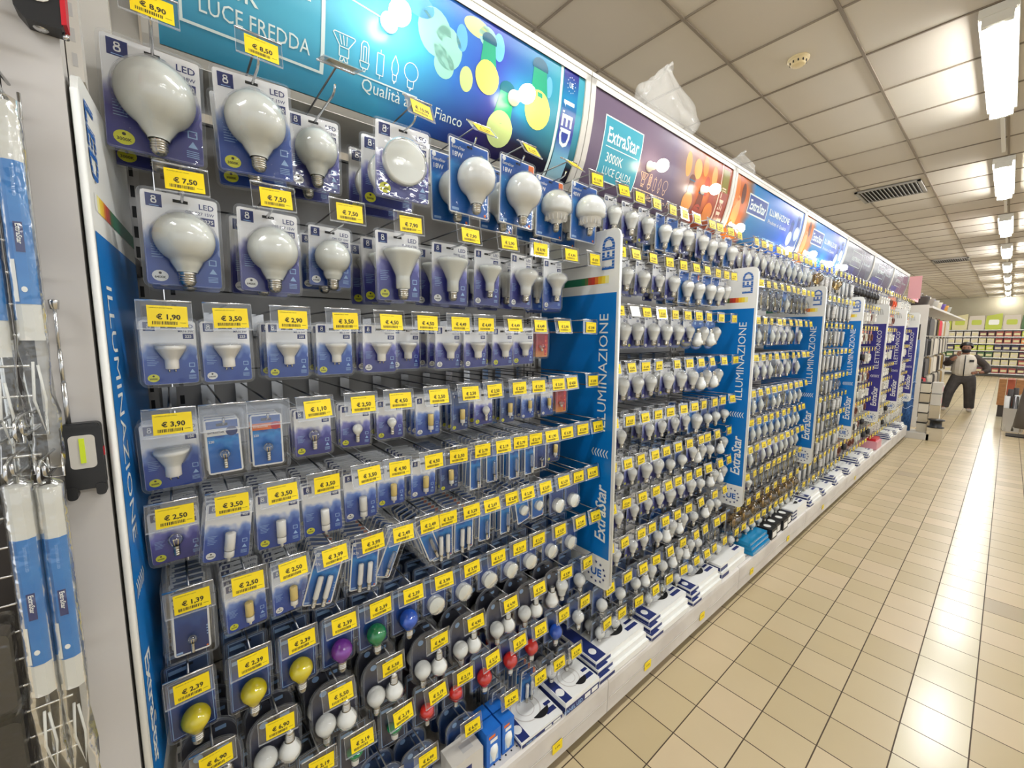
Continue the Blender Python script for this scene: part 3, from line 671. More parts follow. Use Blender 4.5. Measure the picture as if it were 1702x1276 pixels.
# ------------------------------------------------------------------ bay dividers
def divider_meshes(side, word, blue, led):
    """side -1: printed face towards -y, +1: towards +y"""
    TH = .009; D = .42; z0, z1 = .607, 2.058
    pan = MB()
    out = []
    for cx, cz, a0 in ((.03, z1-.03, 90), (.03, z0+.03, 180)):
        out += [(cx + .03*math.cos(math.radians(a0+90*i/6)), cz + .03*math.sin(math.radians(a0+90*i/6))) for i in range(7)]
    out = [(D, z1)] + out + [(D, z0)]
    n = len(out); vs = [(XF-a, s*TH/2, z) for s in (-1, 1) for a, z in out]
    pan.add(vs, [tuple(range(n)), tuple(range(n, 2*n))[::-1]] + [(i, (i+1) % n, n+(i+1) % n, n+i) for i in range(n)], 'white')
    F = lambda a, z, e=.0006: (XF-a, side*(TH/2+e), z)
    def quad(a0, za, a1, zb, mat, e=.0006):
        q = [F(a0, za, e), F(a1, za, e), F(a1, zb, e), F(a0, zb, e)]; pan.poly(q, mat)
    quad(.009, .742, D-.002, 1.82, blue)
    if led:
        stops = [(232, 232, 226), (240, 232, 150), (244, 212, 60), (240, 190, 40), (226, 120, 40), (200, 60, 44), (170, 60, 44), (90, 110, 60), (30, 120, 70), (20, 110, 80)]
        for i, c in enumerate(stops):
            k = 'st%d' % i
            if k not in M: M[k] = P('stripe_%d' % i, C(*c), .4)
            quad(.030+.017*i, 1.857, .030+.017*(i+1), 1.886, k)
        quad(.20, 1.857, D-.002, 1.886, 'st9')
    rt_ = (0, 0, 1) if side < 0 else (0, 0, -1); ux = (-1, 0, 0); hx = (1, 0, 0) if side < 0 else (-1, 0, 0)
    def vtext(t, za, zb, a, cap, mat, bold=0., shear=0.):
        wd = glyphs(t, bold, shear)[2]; size = cap/.72; sx = (zb-za)/(wd*size)
        o = F(a, za if side < 0 else zb, .0012); pan.text(t, size, o, mat, rt_, ux, 'l', bold, shear, None, sx)
    vtext(word, 1.27, 1.74, .044, .044, 'white')
    vtext('ExtraStar', .807, 1.052, .030, .054, 'white', .018, .22)
    if led:
        vtext('LED', 1.905, 2.030, .026, .056, 'textblue', .03)
        for k in range(11):                                  # the lettering is broken up into lamp dots
            for j in range(3): quad(.025+.02*j, 1.905+.0115*k, .041+.02*j, 1.9064+.0115*k, 'white', .0018)
    else:
        for k in range(3): pan.tube([F(.05+.02*k, 1.93, .001), F(.06+.02*k, 1.99, .001), F(.10-.01*k, 2.0, .001)], .002, 'steel', 4)
    for k in range(6):
        a = .026 + .014*k
        for s in (-1, 1):
            q = [F(a, 1.183+s*.016, .0012), F(a+.005, 1.183+s*.016, .0012), F(a+.014, 1.183, .0012), F(a+.009, 1.183, .0012)]
            pan.poly(q, 'white')
    pan.text('UE', .047, F(.070, .653, .0012), 'textblue', hx, (0, 0, 1), 'c', .03)
    for k in range(12):
        an = 2*math.pi*k/12; ca, cz = .070+.045*math.cos(an), .670+.043*math.sin(an); pts = []
        for j in range(10):
            r = .0078 if j % 2 == 0 else .0034; b = math.pi/2 + j*math.pi/5; pts.append(F(ca+r*math.cos(b), cz+r*math.sin(b), .0012))
        c = F(ca, cz, .0012); pan.add([c]+pts, [(0, 1+j, 1+(j+1) % 10) for j in range(10)], 'navy')
    ed = MB(); ed.tube([(XF+.001, 0, z0+.03), (XF+.001, 0, z1-.03)], .0052, 'white', 8)
    br = [MB().box2((XF-D-.08, -.005, z), (XF-D+.0, .005, z+.04), 'steel') for z in (1.2, 1.8)]
    return [(nm, q.mesh(nm)) for nm, q in (('panel', pan), ('front_edge', ed), ('bracket', br[0]), ('bracket', br[1]))]
DV0 = divider_meshes(1, 'ILLUMINAZIONE', 'skyblue', True)
DV1 = divider_meshes(-1, 'ILLUMINAZIONE', 'skyblue', True)
DV2 = divider_meshes(-1, 'ELETTRONICO', 'violet', False)
for i, (y, dv, lab) in enumerate([(-.085, DV0, 'blue divider panel beside the white side panel, its lettering running downward'),
        (1.322, DV1, 'blue divider panel between the first and second bays'), (2.64, DV1, 'blue divider panel between the second and third bays'),
        (4.02, DV1, 'blue divider panel between the third and fourth bays'), (5.35, DV1, 'last blue divider panel, between the fourth and fifth bays'),
        (6.69, DV2, 'violet divider panel, the one next to the blue ones'), (8.02, DV2, 'violet divider panel, second of the three violet ones'), (9.33, DV2, 'violet divider panel closing the far end of the shelves')]):
    t = empty('bay_divider', (0, y, 0), lab, 'divider', 'divider panels between bays')
    for n, me in dv: put(n, me, t)
    if i == 0:                                             # the first panel leans a little along the shelf
        A = Matrix.Rotation(-.075, 4, 'Z'); t.rotation_euler = (0, 0, -.075); t.location = Vector((XF, y, 0)) - (A @ Vector((XF, 0, 0)))

# ------------------------------------------------------------------ curved header signs
PR = [(-1.24, 2.262), (-1.219, 2.287), (-1.196, 2.325), (-1.178, 2.364), (-1.158, 2.43), (-1.142, 2.503), (-1.133, 2.58), (-1.128, 2.655)]
PS = [0.]
for a, b in zip(PR, PR[1:]): PS.append(PS[-1] + math.hypot(b[0]-a[0], b[1]-a[1]))
SL = PS[-1]
def HP(y, s, off=0.):
    s = min(max(s, 0), SL-1e-6); k = max(i for i in range(len(PS)-1) if PS[i] <= s); t = (s-PS[k])/(PS[k+1]-PS[k])
    # smoothed tangent so that the surface has no ridges
    def tan(i):
        a, b = PR[max(i-1, 0)], PR[min(i+1, len(PR)-1)]; return Vector((b[0]-a[0], 0, b[1]-a[1])).normalized()
    d = (tan(k)*(1-t) + tan(k+1)*t).normalized(); nrm = Vector((d.z, 0, -d.x))
    return Vector((PR[k][0]+(PR[k+1][0]-PR[k][0])*t, y, PR[k][1]+(PR[k+1][1]-PR[k][1])*t)) + nrm*off
class HB(MB):
    def q(s, y0, s0, y1, s1, mat, off=.0008):
        n = max(1, round(abs(s1-s0)/.012)); vs = []
        for i in range(n+1): vs += [HP(y0, s0+(s1-s0)*i/n, off), HP(y1, s0+(s1-s0)*i/n, off)]
        f0 = len(s.f); s.add(vs, [(2*i, 2*i+1, 2*i+3, 2*i+2) for i in range(n)], mat, True)
        for i in range(n): s.uv[f0+i] = [(0, i/n), (1, i/n), (1, (i+1)/n), (0, (i+1)/n)]
        return s
    def fr(s, y0, s0, y1, s1, t, mat, off=.0012):
        s.q(y0, s0, y1, s0+t, mat, off); s.q(y0, s1-t, y1, s1, mat, off); s.q(y0, s0, y0+t, s1, mat, off); s.q(y1-t, s0, y1, s1, mat, off)
    def blob(s, y, z, ry, rz, mat, off=.0008, n=20, f=None):
        vs = [HP(y, z, off)]; fs = []
        for ring in (.5, 1.):
            for k in range(n):
                a = 2*math.pi*k/n; q = (f(a) if f else 1.)*ring; vs.append(HP(y+ry*q*math.cos(a), z+rz*q*math.sin(a), off))
        for k in range(n):
            k2 = (k+1) % n; fs += [(0, 1+k, 1+k2), (1+k, 1+n+k, 1+n+k2, 1+k2)]
        return s.add(vs, fs, mat, True)
    def line(s, pts, t, mat, off=.0012):
        for (a, b), (c, d) in zip(pts, pts[1:]):
            L = math.hypot(c-a, d-b) or 1e-6; ny, nz = -(d-b)/L*t/2, (c-a)/L*t/2
            s.add([HP(a+ny, b+nz, off), HP(c+ny, d+nz, off), HP(c-ny, d-nz, off), HP(a-ny, b-nz, off)], [(0, 1, 2, 3)], mat)
    def tx(s, t, y0, y1, s0, cap, mat, bold=0., off=.0014):
        wd = glyphs(t, bold)[2]; size = cap/.72; s.text(t, size, (0, y0, s0), mat, align='l', bold=bold, sx=(y1-y0)/(wd*size), fn=lambda p: HP(p.y, p.z, off))
    def vtx(s, t, y, s0, s1, cap, mat, off=.0014):      # reading upward-down strip lettering
        wd = glyphs(t, .02)[2]; size = cap/.72; s.text(t, size, (0, y, s1), mat, right=(0, 0, -1), upv=(0, 1, 0), align='l', bold=.02, sx=(s1-s0)/(wd*size), fn=lambda p: HP(p.y, p.z, off))
def sign_art(name, ust, dark, light, nsc=3., darkw=.5):
    m = P(name, (1, 1, 1, 1), .24, 0, .3); nt = m.node_tree; b = nt.nodes['Principled BSDF']
    uv = N(nt, 'ShaderNodeUVMap'); sp = N(nt, 'ShaderNodeSeparateXYZ'); nt.links.new(uv.outputs[0], sp.inputs[0])
    no = N(nt, 'ShaderNodeTexNoise'); no.inputs['Scale'].default_value = nsc; no.inputs['Detail'].default_value = 1.5; nt.links.new(uv.outputs[0], no.inputs[0])
    u = mth(nt, 'ADD', sp.outputs[0], mth(nt, 'MULTIPLY', mth(nt, 'SUBTRACT', no.outputs[0], .5), .16))
    r = ramp(nt, ust); nt.links.new(u, r.inputs[0])
    r2 = ramp(nt, dark); nt.links.new(u, r2.inputs[0])
    f = mth(nt, 'ADD', sp.outputs[1], mth(nt, 'MULTIPLY', mth(nt, 'SUBTRACT', no.outputs[0], .5), .5))
    fr = ramp(nt, [(.12, (1, 1, 1, 1)), (darkw, (0, 0, 0, 1))]); nt.links.new(f, fr.inputs[0])
    nt.links.new(mixc(nt, fr.outputs[0], r.outputs[0], r2.outputs[0]), b.inputs['Base Color'])
    return m
SA = [sign_art('sign_cold_light', [(0, C(66, 150, 180)), (.30, C(90, 182, 204)), (.45, C(74, 172, 208)), (.55, C(56, 120, 200)), (.66, C(56, 66, 170)), (.80, C(36, 124, 166)), (.88, C(60, 150, 170))],
               [(0, C(60, 140, 172)), (.36, C(62, 150, 186)), (.50, C(40, 84, 160)), (.62, C(34, 30, 96)), (.75, C(18, 14, 40)), (1, C(20, 16, 36))], None),
      sign_art('sign_warm_light', [(0, C(104, 90, 108)), (.50, C(112, 96, 116)), (.62, C(150, 120, 110)), (.72, C(150, 76, 34)), (.80, C(170, 90, 36)), (.88, C(150, 64, 30))],
               [(0, C(94, 80, 100)), (.50, C(98, 84, 104)), (.66, C(110, 90, 92)), (.74, C(150, 64, 30)), (1, C(130, 50, 30))], None),
      sign_art('sign_lighting', [(0, C(176, 84, 20)), (.13, C(196, 96, 20)), (.18, C(120, 90, 60)), (.22, C(10, 120, 180)), (.6, C(6, 100, 190)), (.75, C(26, 70, 176)), (.9, C(100, 130, 200))],
               [(0, C(210, 110, 20)), (.14, C(236, 130, 20)), (.22, C(60, 130, 180)), (.5, C(16, 100, 190)), (.8, C(20, 60, 160)), (1, C(60, 90, 170))], None),
      sign_art('sign_electronic', [(0, C(120, 126, 132)), (.4, C(96, 92, 110)), (.8, C(88, 84, 104)), (1, C(120, 126, 134))],
               [(0, C(90, 88, 110)), (.3, C(64, 56, 140)), (.6, C(70, 60, 120)), (1, C(80, 80, 96))], None)]
for n, c in dict(bk_c=(150, 205, 190), bk_l=(100, 170, 210), bk_y=(214, 214, 110), bk_g=(190, 205, 140), teal=(40, 150, 120), tealbox=(62, 150, 170), tealdk=(20, 84, 110), signw=(214, 228, 224), warmln=(236, 200, 170),
                 bk_o=(222, 150, 80), brown=(96, 46, 24), rust=(150, 62, 40), olive=(130, 120, 44), amb=(206, 116, 36), led1=(40, 110, 176), led2=(36, 30, 110), led3=(120, 170, 190), pale=(190, 205, 230), bluedk=(20, 60, 140)).items(): M[n] = P('print_' + n, C(*c), .26, 0, .3)
m = P('sign_strip', (1, 1, 1, 1), .2); nt = m.node_tree; uvn = N(nt, 'ShaderNodeUVMap'); spn = N(nt, 'ShaderNodeSeparateXYZ'); nt.links.new(uvn.outputs[0], spn.inputs[0])
rp = ramp(nt, [(0, C(150, 184, 196)), (.22, C(110, 170, 196)), (.38, C(40, 60, 150)), (.55, C(36, 40, 130)), (.75, C(30, 130, 180)), (.95, C(34, 40, 130))]); nt.links.new(spn.outputs[1], rp.inputs[0]); nt.links.new(rp.outputs[0], nt.nodes['Principled BSDF'].inputs['Base Color']); M['led1'] = m
def icons(h, y, s, sc_, mat):
    L = lambda pts: h.line([(y+a*sc_, s+b*sc_) for a, b in pts], .0022, mat)
    L([(0, .95), (.05, 1.0), (.85, 1.0), (.9, .95), (.62, .55), (.28, .55), (0, .95)]); L([(.26, .55), (.26, .22), (.64, .22), (.64, .55)]); L([(.33, .22), (.28, .05), (.40, .05), (.45, .18), (.5, .05), (.62, .05), (.57, .22)])
    for k in range(3): L([(.25+.15*k, .95), (.35+.10*k, .62)])
    o = 1.15; L([(o, .35), (o, .95), (o+.08, 1.08), (o+.24, 1.08), (o+.32, .95), (o+.32, .35)]); L([(o+.1, .35), (o+.1, .9), (o+.22, .9), (o+.22, .35)]); L([(o-.05, .35), (o+.37, .35), (o+.30, .12), (o+.02, .12), (o-.05, .35)]); L([(o+.1, .12), (o+.12, 0), (o+.2, 0), (o+.22, .12)])
    o = 1.85; L([(o, .9), (o, .1), (o+.3, .1), (o+.3, .9), (o, .9)]); L([(o+.15, .9), (o+.15, 1.05)]); L([(o+.15, .1), (o+.15, -.05)])
    o = 2.5; L([(o+.17, 1.08), (o+.03, .75), (o+.03, .5), (o+.1, .34), (o+.26, .34), (o+.33, .5), (o+.33, .75), (o+.17, 1.08)]); L([(o+.08, .34), (o+.10, .1), (o+.26, .1), (o+.28, .34)]); L([(o+.14, .1), (o+.18, 0), (o+.22, .1)])
    o = 3.1; L([(o+.36+.34*math.cos(a*math.pi/8), .72+.36*math.sin(a*math.pi/8)) for a in range(17)]); L([(o+.2, .38), (o+.22, .1), (o+.5, .1), (o+.52, .38)]); L([(o+.3, .1), (o+.36, -.02), (o+.42, .1)])
def pend(h, y, s, r, body, neck, dy=0):
    """printed hanging bulb: neck above, glowing globe below"""
    vs = []
    for i in range(11): q = i/10; w_ = r*(.80-.30*q**.6); vs += [HP(y-w_+dy*q, s+r*(.3+1.9*q), .0010), HP(y+w_+dy*q, s+r*(.3+1.9*q), .0010)]
    h.add(vs, [(2*i, 2*i+1, 2*i+3, 2*i+2) for i in range(10)], neck, True)
    vs = []
    for i in range(7): q = i/6; w_ = r*(.62*math.sqrt(1-q*q*.96)); vs += [HP(y-w_+dy, s+r*(2.15+.5*q), .0012), HP(y+w_+dy, s+r*(2.15+.5*q), .0012)]
    h.add(vs, [(2*i, 2*i+1, 2*i+3, 2*i+2) for i in range(6)], 'tealdk' if neck == 'teal' else neck, True)
    h.line([(y-r*.6+dy, s+r*2.1), (y+r*.6+dy, s+r*2.1)], r*.12, 'tealdk', .0013)
    h.blob(y, s, r, r*1.05, body, .0014, 22, lambda a: 1.0 if math.sin(a) < .3 else .96)
def uebadge(h, y, s):
    h.tx('UE', y-.011, y+.011, s-.009, .018, 'signw', .02)
    for k in range(12): h.blob(y+.021*math.cos(k*math.pi/6), s+.026*math.sin(k*math.pi/6), .0018, .0020, 'signw', .0016, 6)
def header(k, y0, label):
    t = empty('header_sign', (0, 0, 0), label, 'sign', 'curved header signs'); ya, yb = y0+.028, y0+BW-.028
    p = HB(); n = 20; vs = []; fs = []; ny = 6
    for j in range(ny+1):
        for i in range(n+1): vs.append(HP(ya+(yb-ya)*j/ny, SL*(.045+.895*i/n)))
    for j in range(ny):
        for i in range(n): fs.append((j*(n+1)+i, (j+1)*(n+1)+i, (j+1)*(n+1)+i+1, j*(n+1)+i+1))
    kind = 0 if k == 0 else 1 if k == 1 else 2 if k in (2, 3) else 3
    p.add(vs, fs, SA[kind], True)
    for fi, f in enumerate(fs): p.uv[fi] = [((vi//(n+1))/ny, (vi % (n+1))/n) for vi in f]
    Y = lambda d: y0+d
    def strip(y, txt, lm):
        p.q(Y(1.185), .02, Y(1.265), .392, lm, .001); p.q(Y(1.168), .02, Y(1.180), .392, 'signw', .001)
        uebadge(p, Y(1.226), .345); p.vtx(txt, Y(1.196), .135, .295, .056, 'signw')
    if kind == 0:
        p.fr(Y(.066), .074, Y(.352), .372, .0055, 'signw'); p.tx('LUCE FREDDA', Y(.098), Y(.322), .103, .032, 'signw'); p.tx('6400K', Y(.098), Y(.212), .152, .036, 'signw', .015)
        p.line([(Y(.098), .214), (Y(.322), .214)], .0035, 'signw'); p.tx('ExtraStar', Y(.098), Y(.322), .245, .075, 'signw', .012)
        p.q(Y(.351), .074, Y(.3555), .372, 'signw', .0016)
        icons(p, Y(.375), .116, .062, 'signw'); p.line([(Y(.375), .106), (Y(.615), .106)], .0035, 'signw'); p.line([(Y(.38), .262), (Y(.53), .250)], .003, 'signw')
        p.tx('Qualit\u00e0 al tuo Fianco', Y(.452), Y(.776), .074, .030, 'signw')
        for a in [(.655, .285, .055, .06, 'bk_c'), (.700, .262, .048, .055, 'bk_c'), (.690, .215, .034, .035, 'bk_c'), (.745, .306, .020, .036, 'bk_l'), (.770, .206, .024, .034, 'bk_g'), (.80, .355, .05, .026, 'bk_g'), (.84, .345, .035, .03, 'bk_c'), (.885, .335, .022, .04, 'bk_l'), (1.115, .30, .016, .034, 'bk_l'), (.60, .33, .05, .03, 'bk_l')]: p.blob(Y(a[0]), a[1], a[2], a[3], a[4], .0006)
        pend(p, Y(.846), .238, .046, 'bk_y', 'teal'); pend(p, Y(.922), .112, .054, 'bk_g', 'teal', .01); pend(p, Y(1.072), .216, .060, 'bk_y', 'teal', -.005)
        strip(0, 'LED', 'led1')
    elif kind == 1:
        p.q(Y(.110), .076, Y(.384), .318, 'tealbox', .001); p.fr(Y(.110), .076, Y(.384), .318, .005, 'signw', .0014)
        p.tx('ExtraStar', Y(.135), Y(.360), .225, .058, 'signw', .012, .0018); p.line([(Y(.135), .208), (Y(.362), .208)], .0035, 'signw', .0018)
        p.tx('3000K', Y(.147), Y(.268), .152, .036, 'signw', .01, .0018); p.tx('LUCE CALDA', Y(.147), Y(.352), .104, .032, 'signw', 0, .0018)
        icons(p, Y(.415), .112, .062, 'warmln'); p.line([(Y(.405), .100), (Y(.655), .100)], .0035, 'warmln'); p.tx('Qualit\u00e0 al tuo Fianco', Y(.43), Y(.80), .066, .028, 'warmln')
        for a in [(.80, .30, .03, .06, 'bk_o'), (.90, .30, .04, .05, 'bk_o'), (.98, .33, .03, .05, 'amb'), (1.09, .30, .03, .06, 'bk_o'), (1.02, .24, .03, .05, 'rust')]: p.blob(Y(a[0]), a[1], a[2], a[3], a[4], .0006)
        pend(p, Y(.86), .13, .05, 'bk_o', 'brown'); pend(p, Y(.98), .09, .05, 'rust', 'brown'); pend(p, Y(1.10), .12, .05, 'amb', 'rust')
        p.q(Y(1.185), .02, Y(1.265), .392, 'rust', .001); p.q(Y(1.185), .25, Y(1.265), .37, 'olive', .0012); p.q(Y(1.168), .02, Y(1.180), .392, 'warmln', .001); p.vtx('LED', Y(1.200), .06, .28, .048, 'warmln')
    elif kind == 2:
        for a in [(.06, .30, .04, .09, 'amb'), (.10, .18, .045, .10, 'bk_o'), (.16, .30, .03, .06, 'brown')]: p.blob(Y(a[0]), a[1], a[2], a[3], a[4], .0006)
        p.fr(Y(.245), .205, Y(.560), .325, .009, 'signw'); p.q(Y(.254), .214, Y(.551), .316, 'bluedk', .001); p.tx('ExtraStar', Y(.272), Y(.535), .236, .060, 'signw', .02)
        p.tx('ILLUMINAZIONE', Y(.60), Y(1.0), .255, .042, 'signw', .02); p.tx('Prodotti di Qualit\u00e0', Y(.61), Y(.97), .205, .024, 'signw')
        p.tx('LED', Y(.53), Y(.80), .06, .05, 'bk_l', .01)
        pend(p, Y(1.08), .17, .05, 'pale', 'bluedk'); pend(p, Y(1.20), .22, .05, 'pale', 'bluedk')
        p.q(Y(1.25), .02, Y(1.262), .392, 'signw', .001)
    else:
        p.q(Y(.15), .03, Y(.55), .17, 'violet', .001); p.tx('ExtraStar', Y(.18), Y(.52), .07, .05, 'signw', .01)
        p.fr(Y(.30), .18, Y(.72), .33, .006, 'signw'); p.tx('ELETTRONICO', Y(.33), Y(.69), .235, .04, 'signw', .01); p.q(Y(.80), .05, Y(.81), .37, 'signw', .001); p.tx('Accessori', Y(.85), Y(1.15), .24, .03, 'signw')
    p.build('printed_panel', t)
    f = HB()
    for a, b in ((0, .018), (SL-.026, SL)):
        vs = []; n2 = 4
        for i in range(n2+1):
            s = a+(b-a)*i/n2; vs += [HP(y0+.002, s, .006), HP(y0+BW-.002, s, .006)]
        f.add(vs, [(2*i, 2*i+1, 2*i+3, 2*i+2) for i in range(n2)], 'cream', True)
    for a in (y0+.002, y0+BW-.030):
        n2 = 14; vs = []
        for i in range(n2+1): vs += [HP(a, SL*i/n2, .006), HP(a+.028, SL*i/n2, .006), HP(a+.028, SL*i/n2, -.004), HP(a, SL*i/n2, -.004)]
        for i in range(n2):
            for q in ((0, 1), (1, 2), (3, 0)): f.add([vs[4*i+q[0]], vs[4*i+q[1]], vs[4*i+4+q[1]], vs[4*i+4+q[0]]], [(0, 1, 2, 3)], 'cream', True)
    f.box2((-1.30, y0+.002, 2.652), (-1.120, y0+BW-.002, 2.668), 'cream')
    f.box2((-1.47, y0+.002, 2.256), (-1.236, y0+BW-.002, 2.264), 'cream')
    f.box2((-1.30, y0+.002, 2.262), (-1.296, y0+BW-.002, 2.655), 'cream')
    f.build('frame', t)
    return t
HL = ['teal and dark blue header sign over the first bay', 'mauve and orange header sign over the second bay', 'orange and blue header sign over the third bay', 'orange and blue header sign over the fourth bay',
      'grey and violet header sign over the fifth bay', 'grey header sign over the sixth bay', 'grey header sign over the seventh bay, last of the line']
HS = [header(k, BW*k + (0 if k else -.0), HL[k]) for k in range(7)]
def demo_lamp(t, y, s, col, strength, r=.028, sl=.072):
    key = 'lit_%d_%d_%d' % tuple(int(q*100) for q in col[:3])
    if key not in M: M[key] = P(key, col, .4, emit=strength, ecol=col)
    a = HP(y, s, .002); nrm = (HP(y, s, .1) - HP(y, s, 0)).normalized(); q = Vector((1, 0, 0)).rotation_difference(nrm).to_matrix().to_4x4(); T = Matrix.Translation(a) @ q
    h = MB(); h.merge(MB().lathe([(.024, 0), (.024, .006), (.0165, .009), (.0165, .028), (.0135, .030), (.0135, sl-.022)], 'opal', 18, ax='x'), T); o = h.build('lamp_holder', t)
    g = MB(); g.merge(MB().lathe([(.0135, sl-.022)] + [(r*math.sin(b), sl - r*math.cos(b)+.0) for b in [2.6*i/10+.54 for i in range(10)]] + [(.0005, sl+r)], key, 18, ax='x'), T); g.build('lit_bulb', o)
COLD, WARM, GRN = (.92, .97, 1, 1), (1, .80, .52, 1), (1, .97, .55, 1)
for k, y, s, c, e in [(0, .515, .248, COLD, 26), (0, .958, .215, GRN, 22), (1, 1.79, .205, WARM, 16), (1, 2.31, .215, (1, .93, .82, 1), 18), (2, 2.745, .10, WARM, 18), (2, 3.63, .085, (.8, .92, 1, 1), 26), (3, 4.17, .12, (1, .9, .8, 1), 18), (3, 4.70, .10, (.5, .75, 1, 1), 36), (3, 5.18, .12, (.9, .97, 1, 1), 36)]:
    demo_lamp(HS[k], y, s, c, e)

# ------------------------------------------------------------------ bay 1 stock, measured hook by hook
def fill(bay, row, zt, items, nb, gap, single_back=True, dxs=None, rows_single=False):
    g = 'price hooks of the %s row, %s bay' % (ROWN[row], ORD[bay])
    z0 = zt - .018
    for i, it in enumerate(items):
        y, price, key = it[:3]; o = dict(it[3]) if len(it) > 3 else {}
        hl = 'chrome hook %s, %s from the near end, %s row, %s bay' % ('with empty holder' if o.get('bare') else 'with white tag' if o.get('white') else 'tagged ' + euro(price) if price else 'with blank tag', ORD[i], ROWN[row], ORD[bay])
        global NH
        tl = o.get('tilt', (random.uniform(-.03, .03), random.uniform(-.22, -.02), random.uniform(-.08, .08)))
        if not o.get('nohook'):
            if NH < 300: hook(XT, y, z0, price, hl, g, tl, o.get('white', False), o.get('bare', False)); NH += 1
            else: bulk_hook(XT, y, z0)
        if not key: continue
        p = PROTO[key]; dx = o.get('dx', dxs if dxs is not None else .03); n = o.get('nb', nb); roll = o.get('roll', random.uniform(-.025, .025)); yaw = random.uniform(-.10, .10)
        gp = '%ss of the %s row, %s bay' % (p['name'].replace('_', ' '), ROWN[row], ORD[bay])
        d = p['desc']
        for k in range(n+1):
            x = XT - dx - k*o.get('gap', gap)
            if x < -1.44: break
            lab = '%s, %s%s hook, %s row, %s bay' % (d, '' if k == 0 else ORD[k] + ' back, ', ORD[i], ROWN[row], ORD[bay])
            sw = .0 if k == 0 else random.uniform(-.03, .03)
            pack(key, (x, y + random.uniform(-.003, .003), z0), lab, gp, (roll + sw, random.uniform(.0, .04), yaw), single=rows_single or k > 0)
NH = 0
BULK = MB()
def bulk_hook(x, y, z):
    T = Matrix.Translation((x, y, z)) @ Matrix.Rotation(random.uniform(-.08, .08), 4, 'Z')
    b = MB(); b.tube([(-.44, 0, 0), (-.034, 0, 0), (-.012, 0, .016)], .0028, 'chrome', 4); b.tube([(-.44, 0, .046), (-.004, 0, .046)], .0022, 'steel', 4)
    b.box((0, 0, .020), (.0012, .082, .054), 'clearh'); b.box((.0016, .004, .018), (.0006, .059, .0395), 'yellow'); b.box((0, 0, .047), (.005, .082, .005), 'chrome')
    for k in range(2): b.rect(-.016, .012-.008*k, .022, .017-.008*k, .0021, 'ink')
    BULK.merge(b, T)
fill(0, 0, 2.222, [(.015, '8,90', 'g120p', dict(dx=.12)), (.182, '8,50', 'g120b', dict(dx=.10)), (.332, '9,90', 'g95p', dict(dx=.19, tilt=(0, -1.25, 0))), (.532, '10,90', 'duo', dict(dx=.085, tilt=(0, -.35, .12), nb=2)),
    (.722, '5,90', 'sg', dict(dx=.05, tilt=(0, -.75, 0))), (.906, '3,90', 'sgo', dict(dx=.045, tilt=(0, -.6, .1))), (1.10, '11,90', 'sho', dict(dx=.09, tilt=(0, -.8, .1))), (1.245, '11,90', 'sh', dict(dx=.05))], 1, .105)
fill(0, 1, 1.937, [(.040, '7,50', 'g95b', dict(dx=.075)), (.191, '7,50', 'g95p', dict(dx=.085)), (.344, '7,50', 'g80b', dict(dx=.14)), (.499, '7,90', 'par38', dict(dx=.075, nb=2)), (.684, '7,90', 'par30', dict(dx=.10)),
    (.826, '5,90', 'par20', dict(dx=.10, nb=2)), (.964, '8,90', 'r63', dict(dx=.09, nb=2)), (1.111, '4,90', 'r50', dict(dx=.085)), (1.243, '4,90', 'r50', dict(dx=.22))], 1, .10)
fill(0, 2, 1.686, [(-.002, '1,90', 'mr1'), (.096, '3,50', 'mr2'), (.211, '2,90', 'mr1', dict(dx=.06)), (.324, '3,50', 'mr1', dict(dx=.07, nb=3)), (.438, '4,50', 'gu1', dict(dx=.06, nb=3)), (.542, '4,50', 'gu1', dict(dx=.12)), (.648, '4,49', 'gu1', dict(dx=.06, nb=3)),
    (.74, '4,49', 'gu1', dict(dx=.05)), (.851, '4,49', 'gu2', dict(dx=.05)), (.965, '4,49', 'gu2', dict(dx=.08)), (1.08, '2,90', 'redp', dict(dx=.10, nb=4, gap=.03)), (1.232, '3,90', None)], 2, .055, dxs=.045)
fill(0, 3, 1.482, [(-.009, '3,90', 'gu3', dict(nb=2, dx=.05)), (.076, '', 'fil1', dict(bare=True, dx=.03)), (.157, '', 'fil2', dict(bare=True, dx=.035)), (.251, '1,10', 'cap1'), (.358, '2,50', 'drop1'), (.457, '4,50', 'drop1', dict(dx=.06)), (.571, '2,50', 'g9a', dict(dx=.05)),
    (.679, '2,50', 'g9d', dict(dx=.05, nb=6)), (.77, '2,50', 'drop1', dict(dx=.05, nb=4)), (.873, '2,50', 'g9d', dict(dx=.05, nb=8)), (.96, '3,90', 'g9c', dict(dx=.05)), (1.056, '3,50', 'g9c', dict(dx=.05)), (1.126, '4,50', 'orgp', dict(dx=.04)), (1.251, '3,90', None)], 2, .030, dxs=.036)
fill(0, 4, 1.298, [(-.018, '2,50', 'cap1', dict(dx=.06)), (.075, '3,50', 'big9w', dict(roll=-.12)), (.169, '3,50', 'big9'), (.265, '3,50', 'big9'), (.366, '3,50', 'big9w', dict(dx=.05)), (.45, '4,90', 'g9b', dict(dx=.05)), (.553, '4,50', 'g9a', dict(dx=.05)), (.637, '2,50', 'g9d', dict(dx=.05)),
    (.725, '2,79', 'lin'), (.805, '2,19', 'lin', dict(dx=.05)), (.881, '2,79', 'lin'), (.951, '2,19', 'lin'), (1.025, '1,90', 'sml', dict(dx=.05)), (1.106, '3,50', 'g9d', dict(dx=.06)), (1.196, '3,90', None), (1.285, '3,90', None)], 7, .026, dxs=.030)
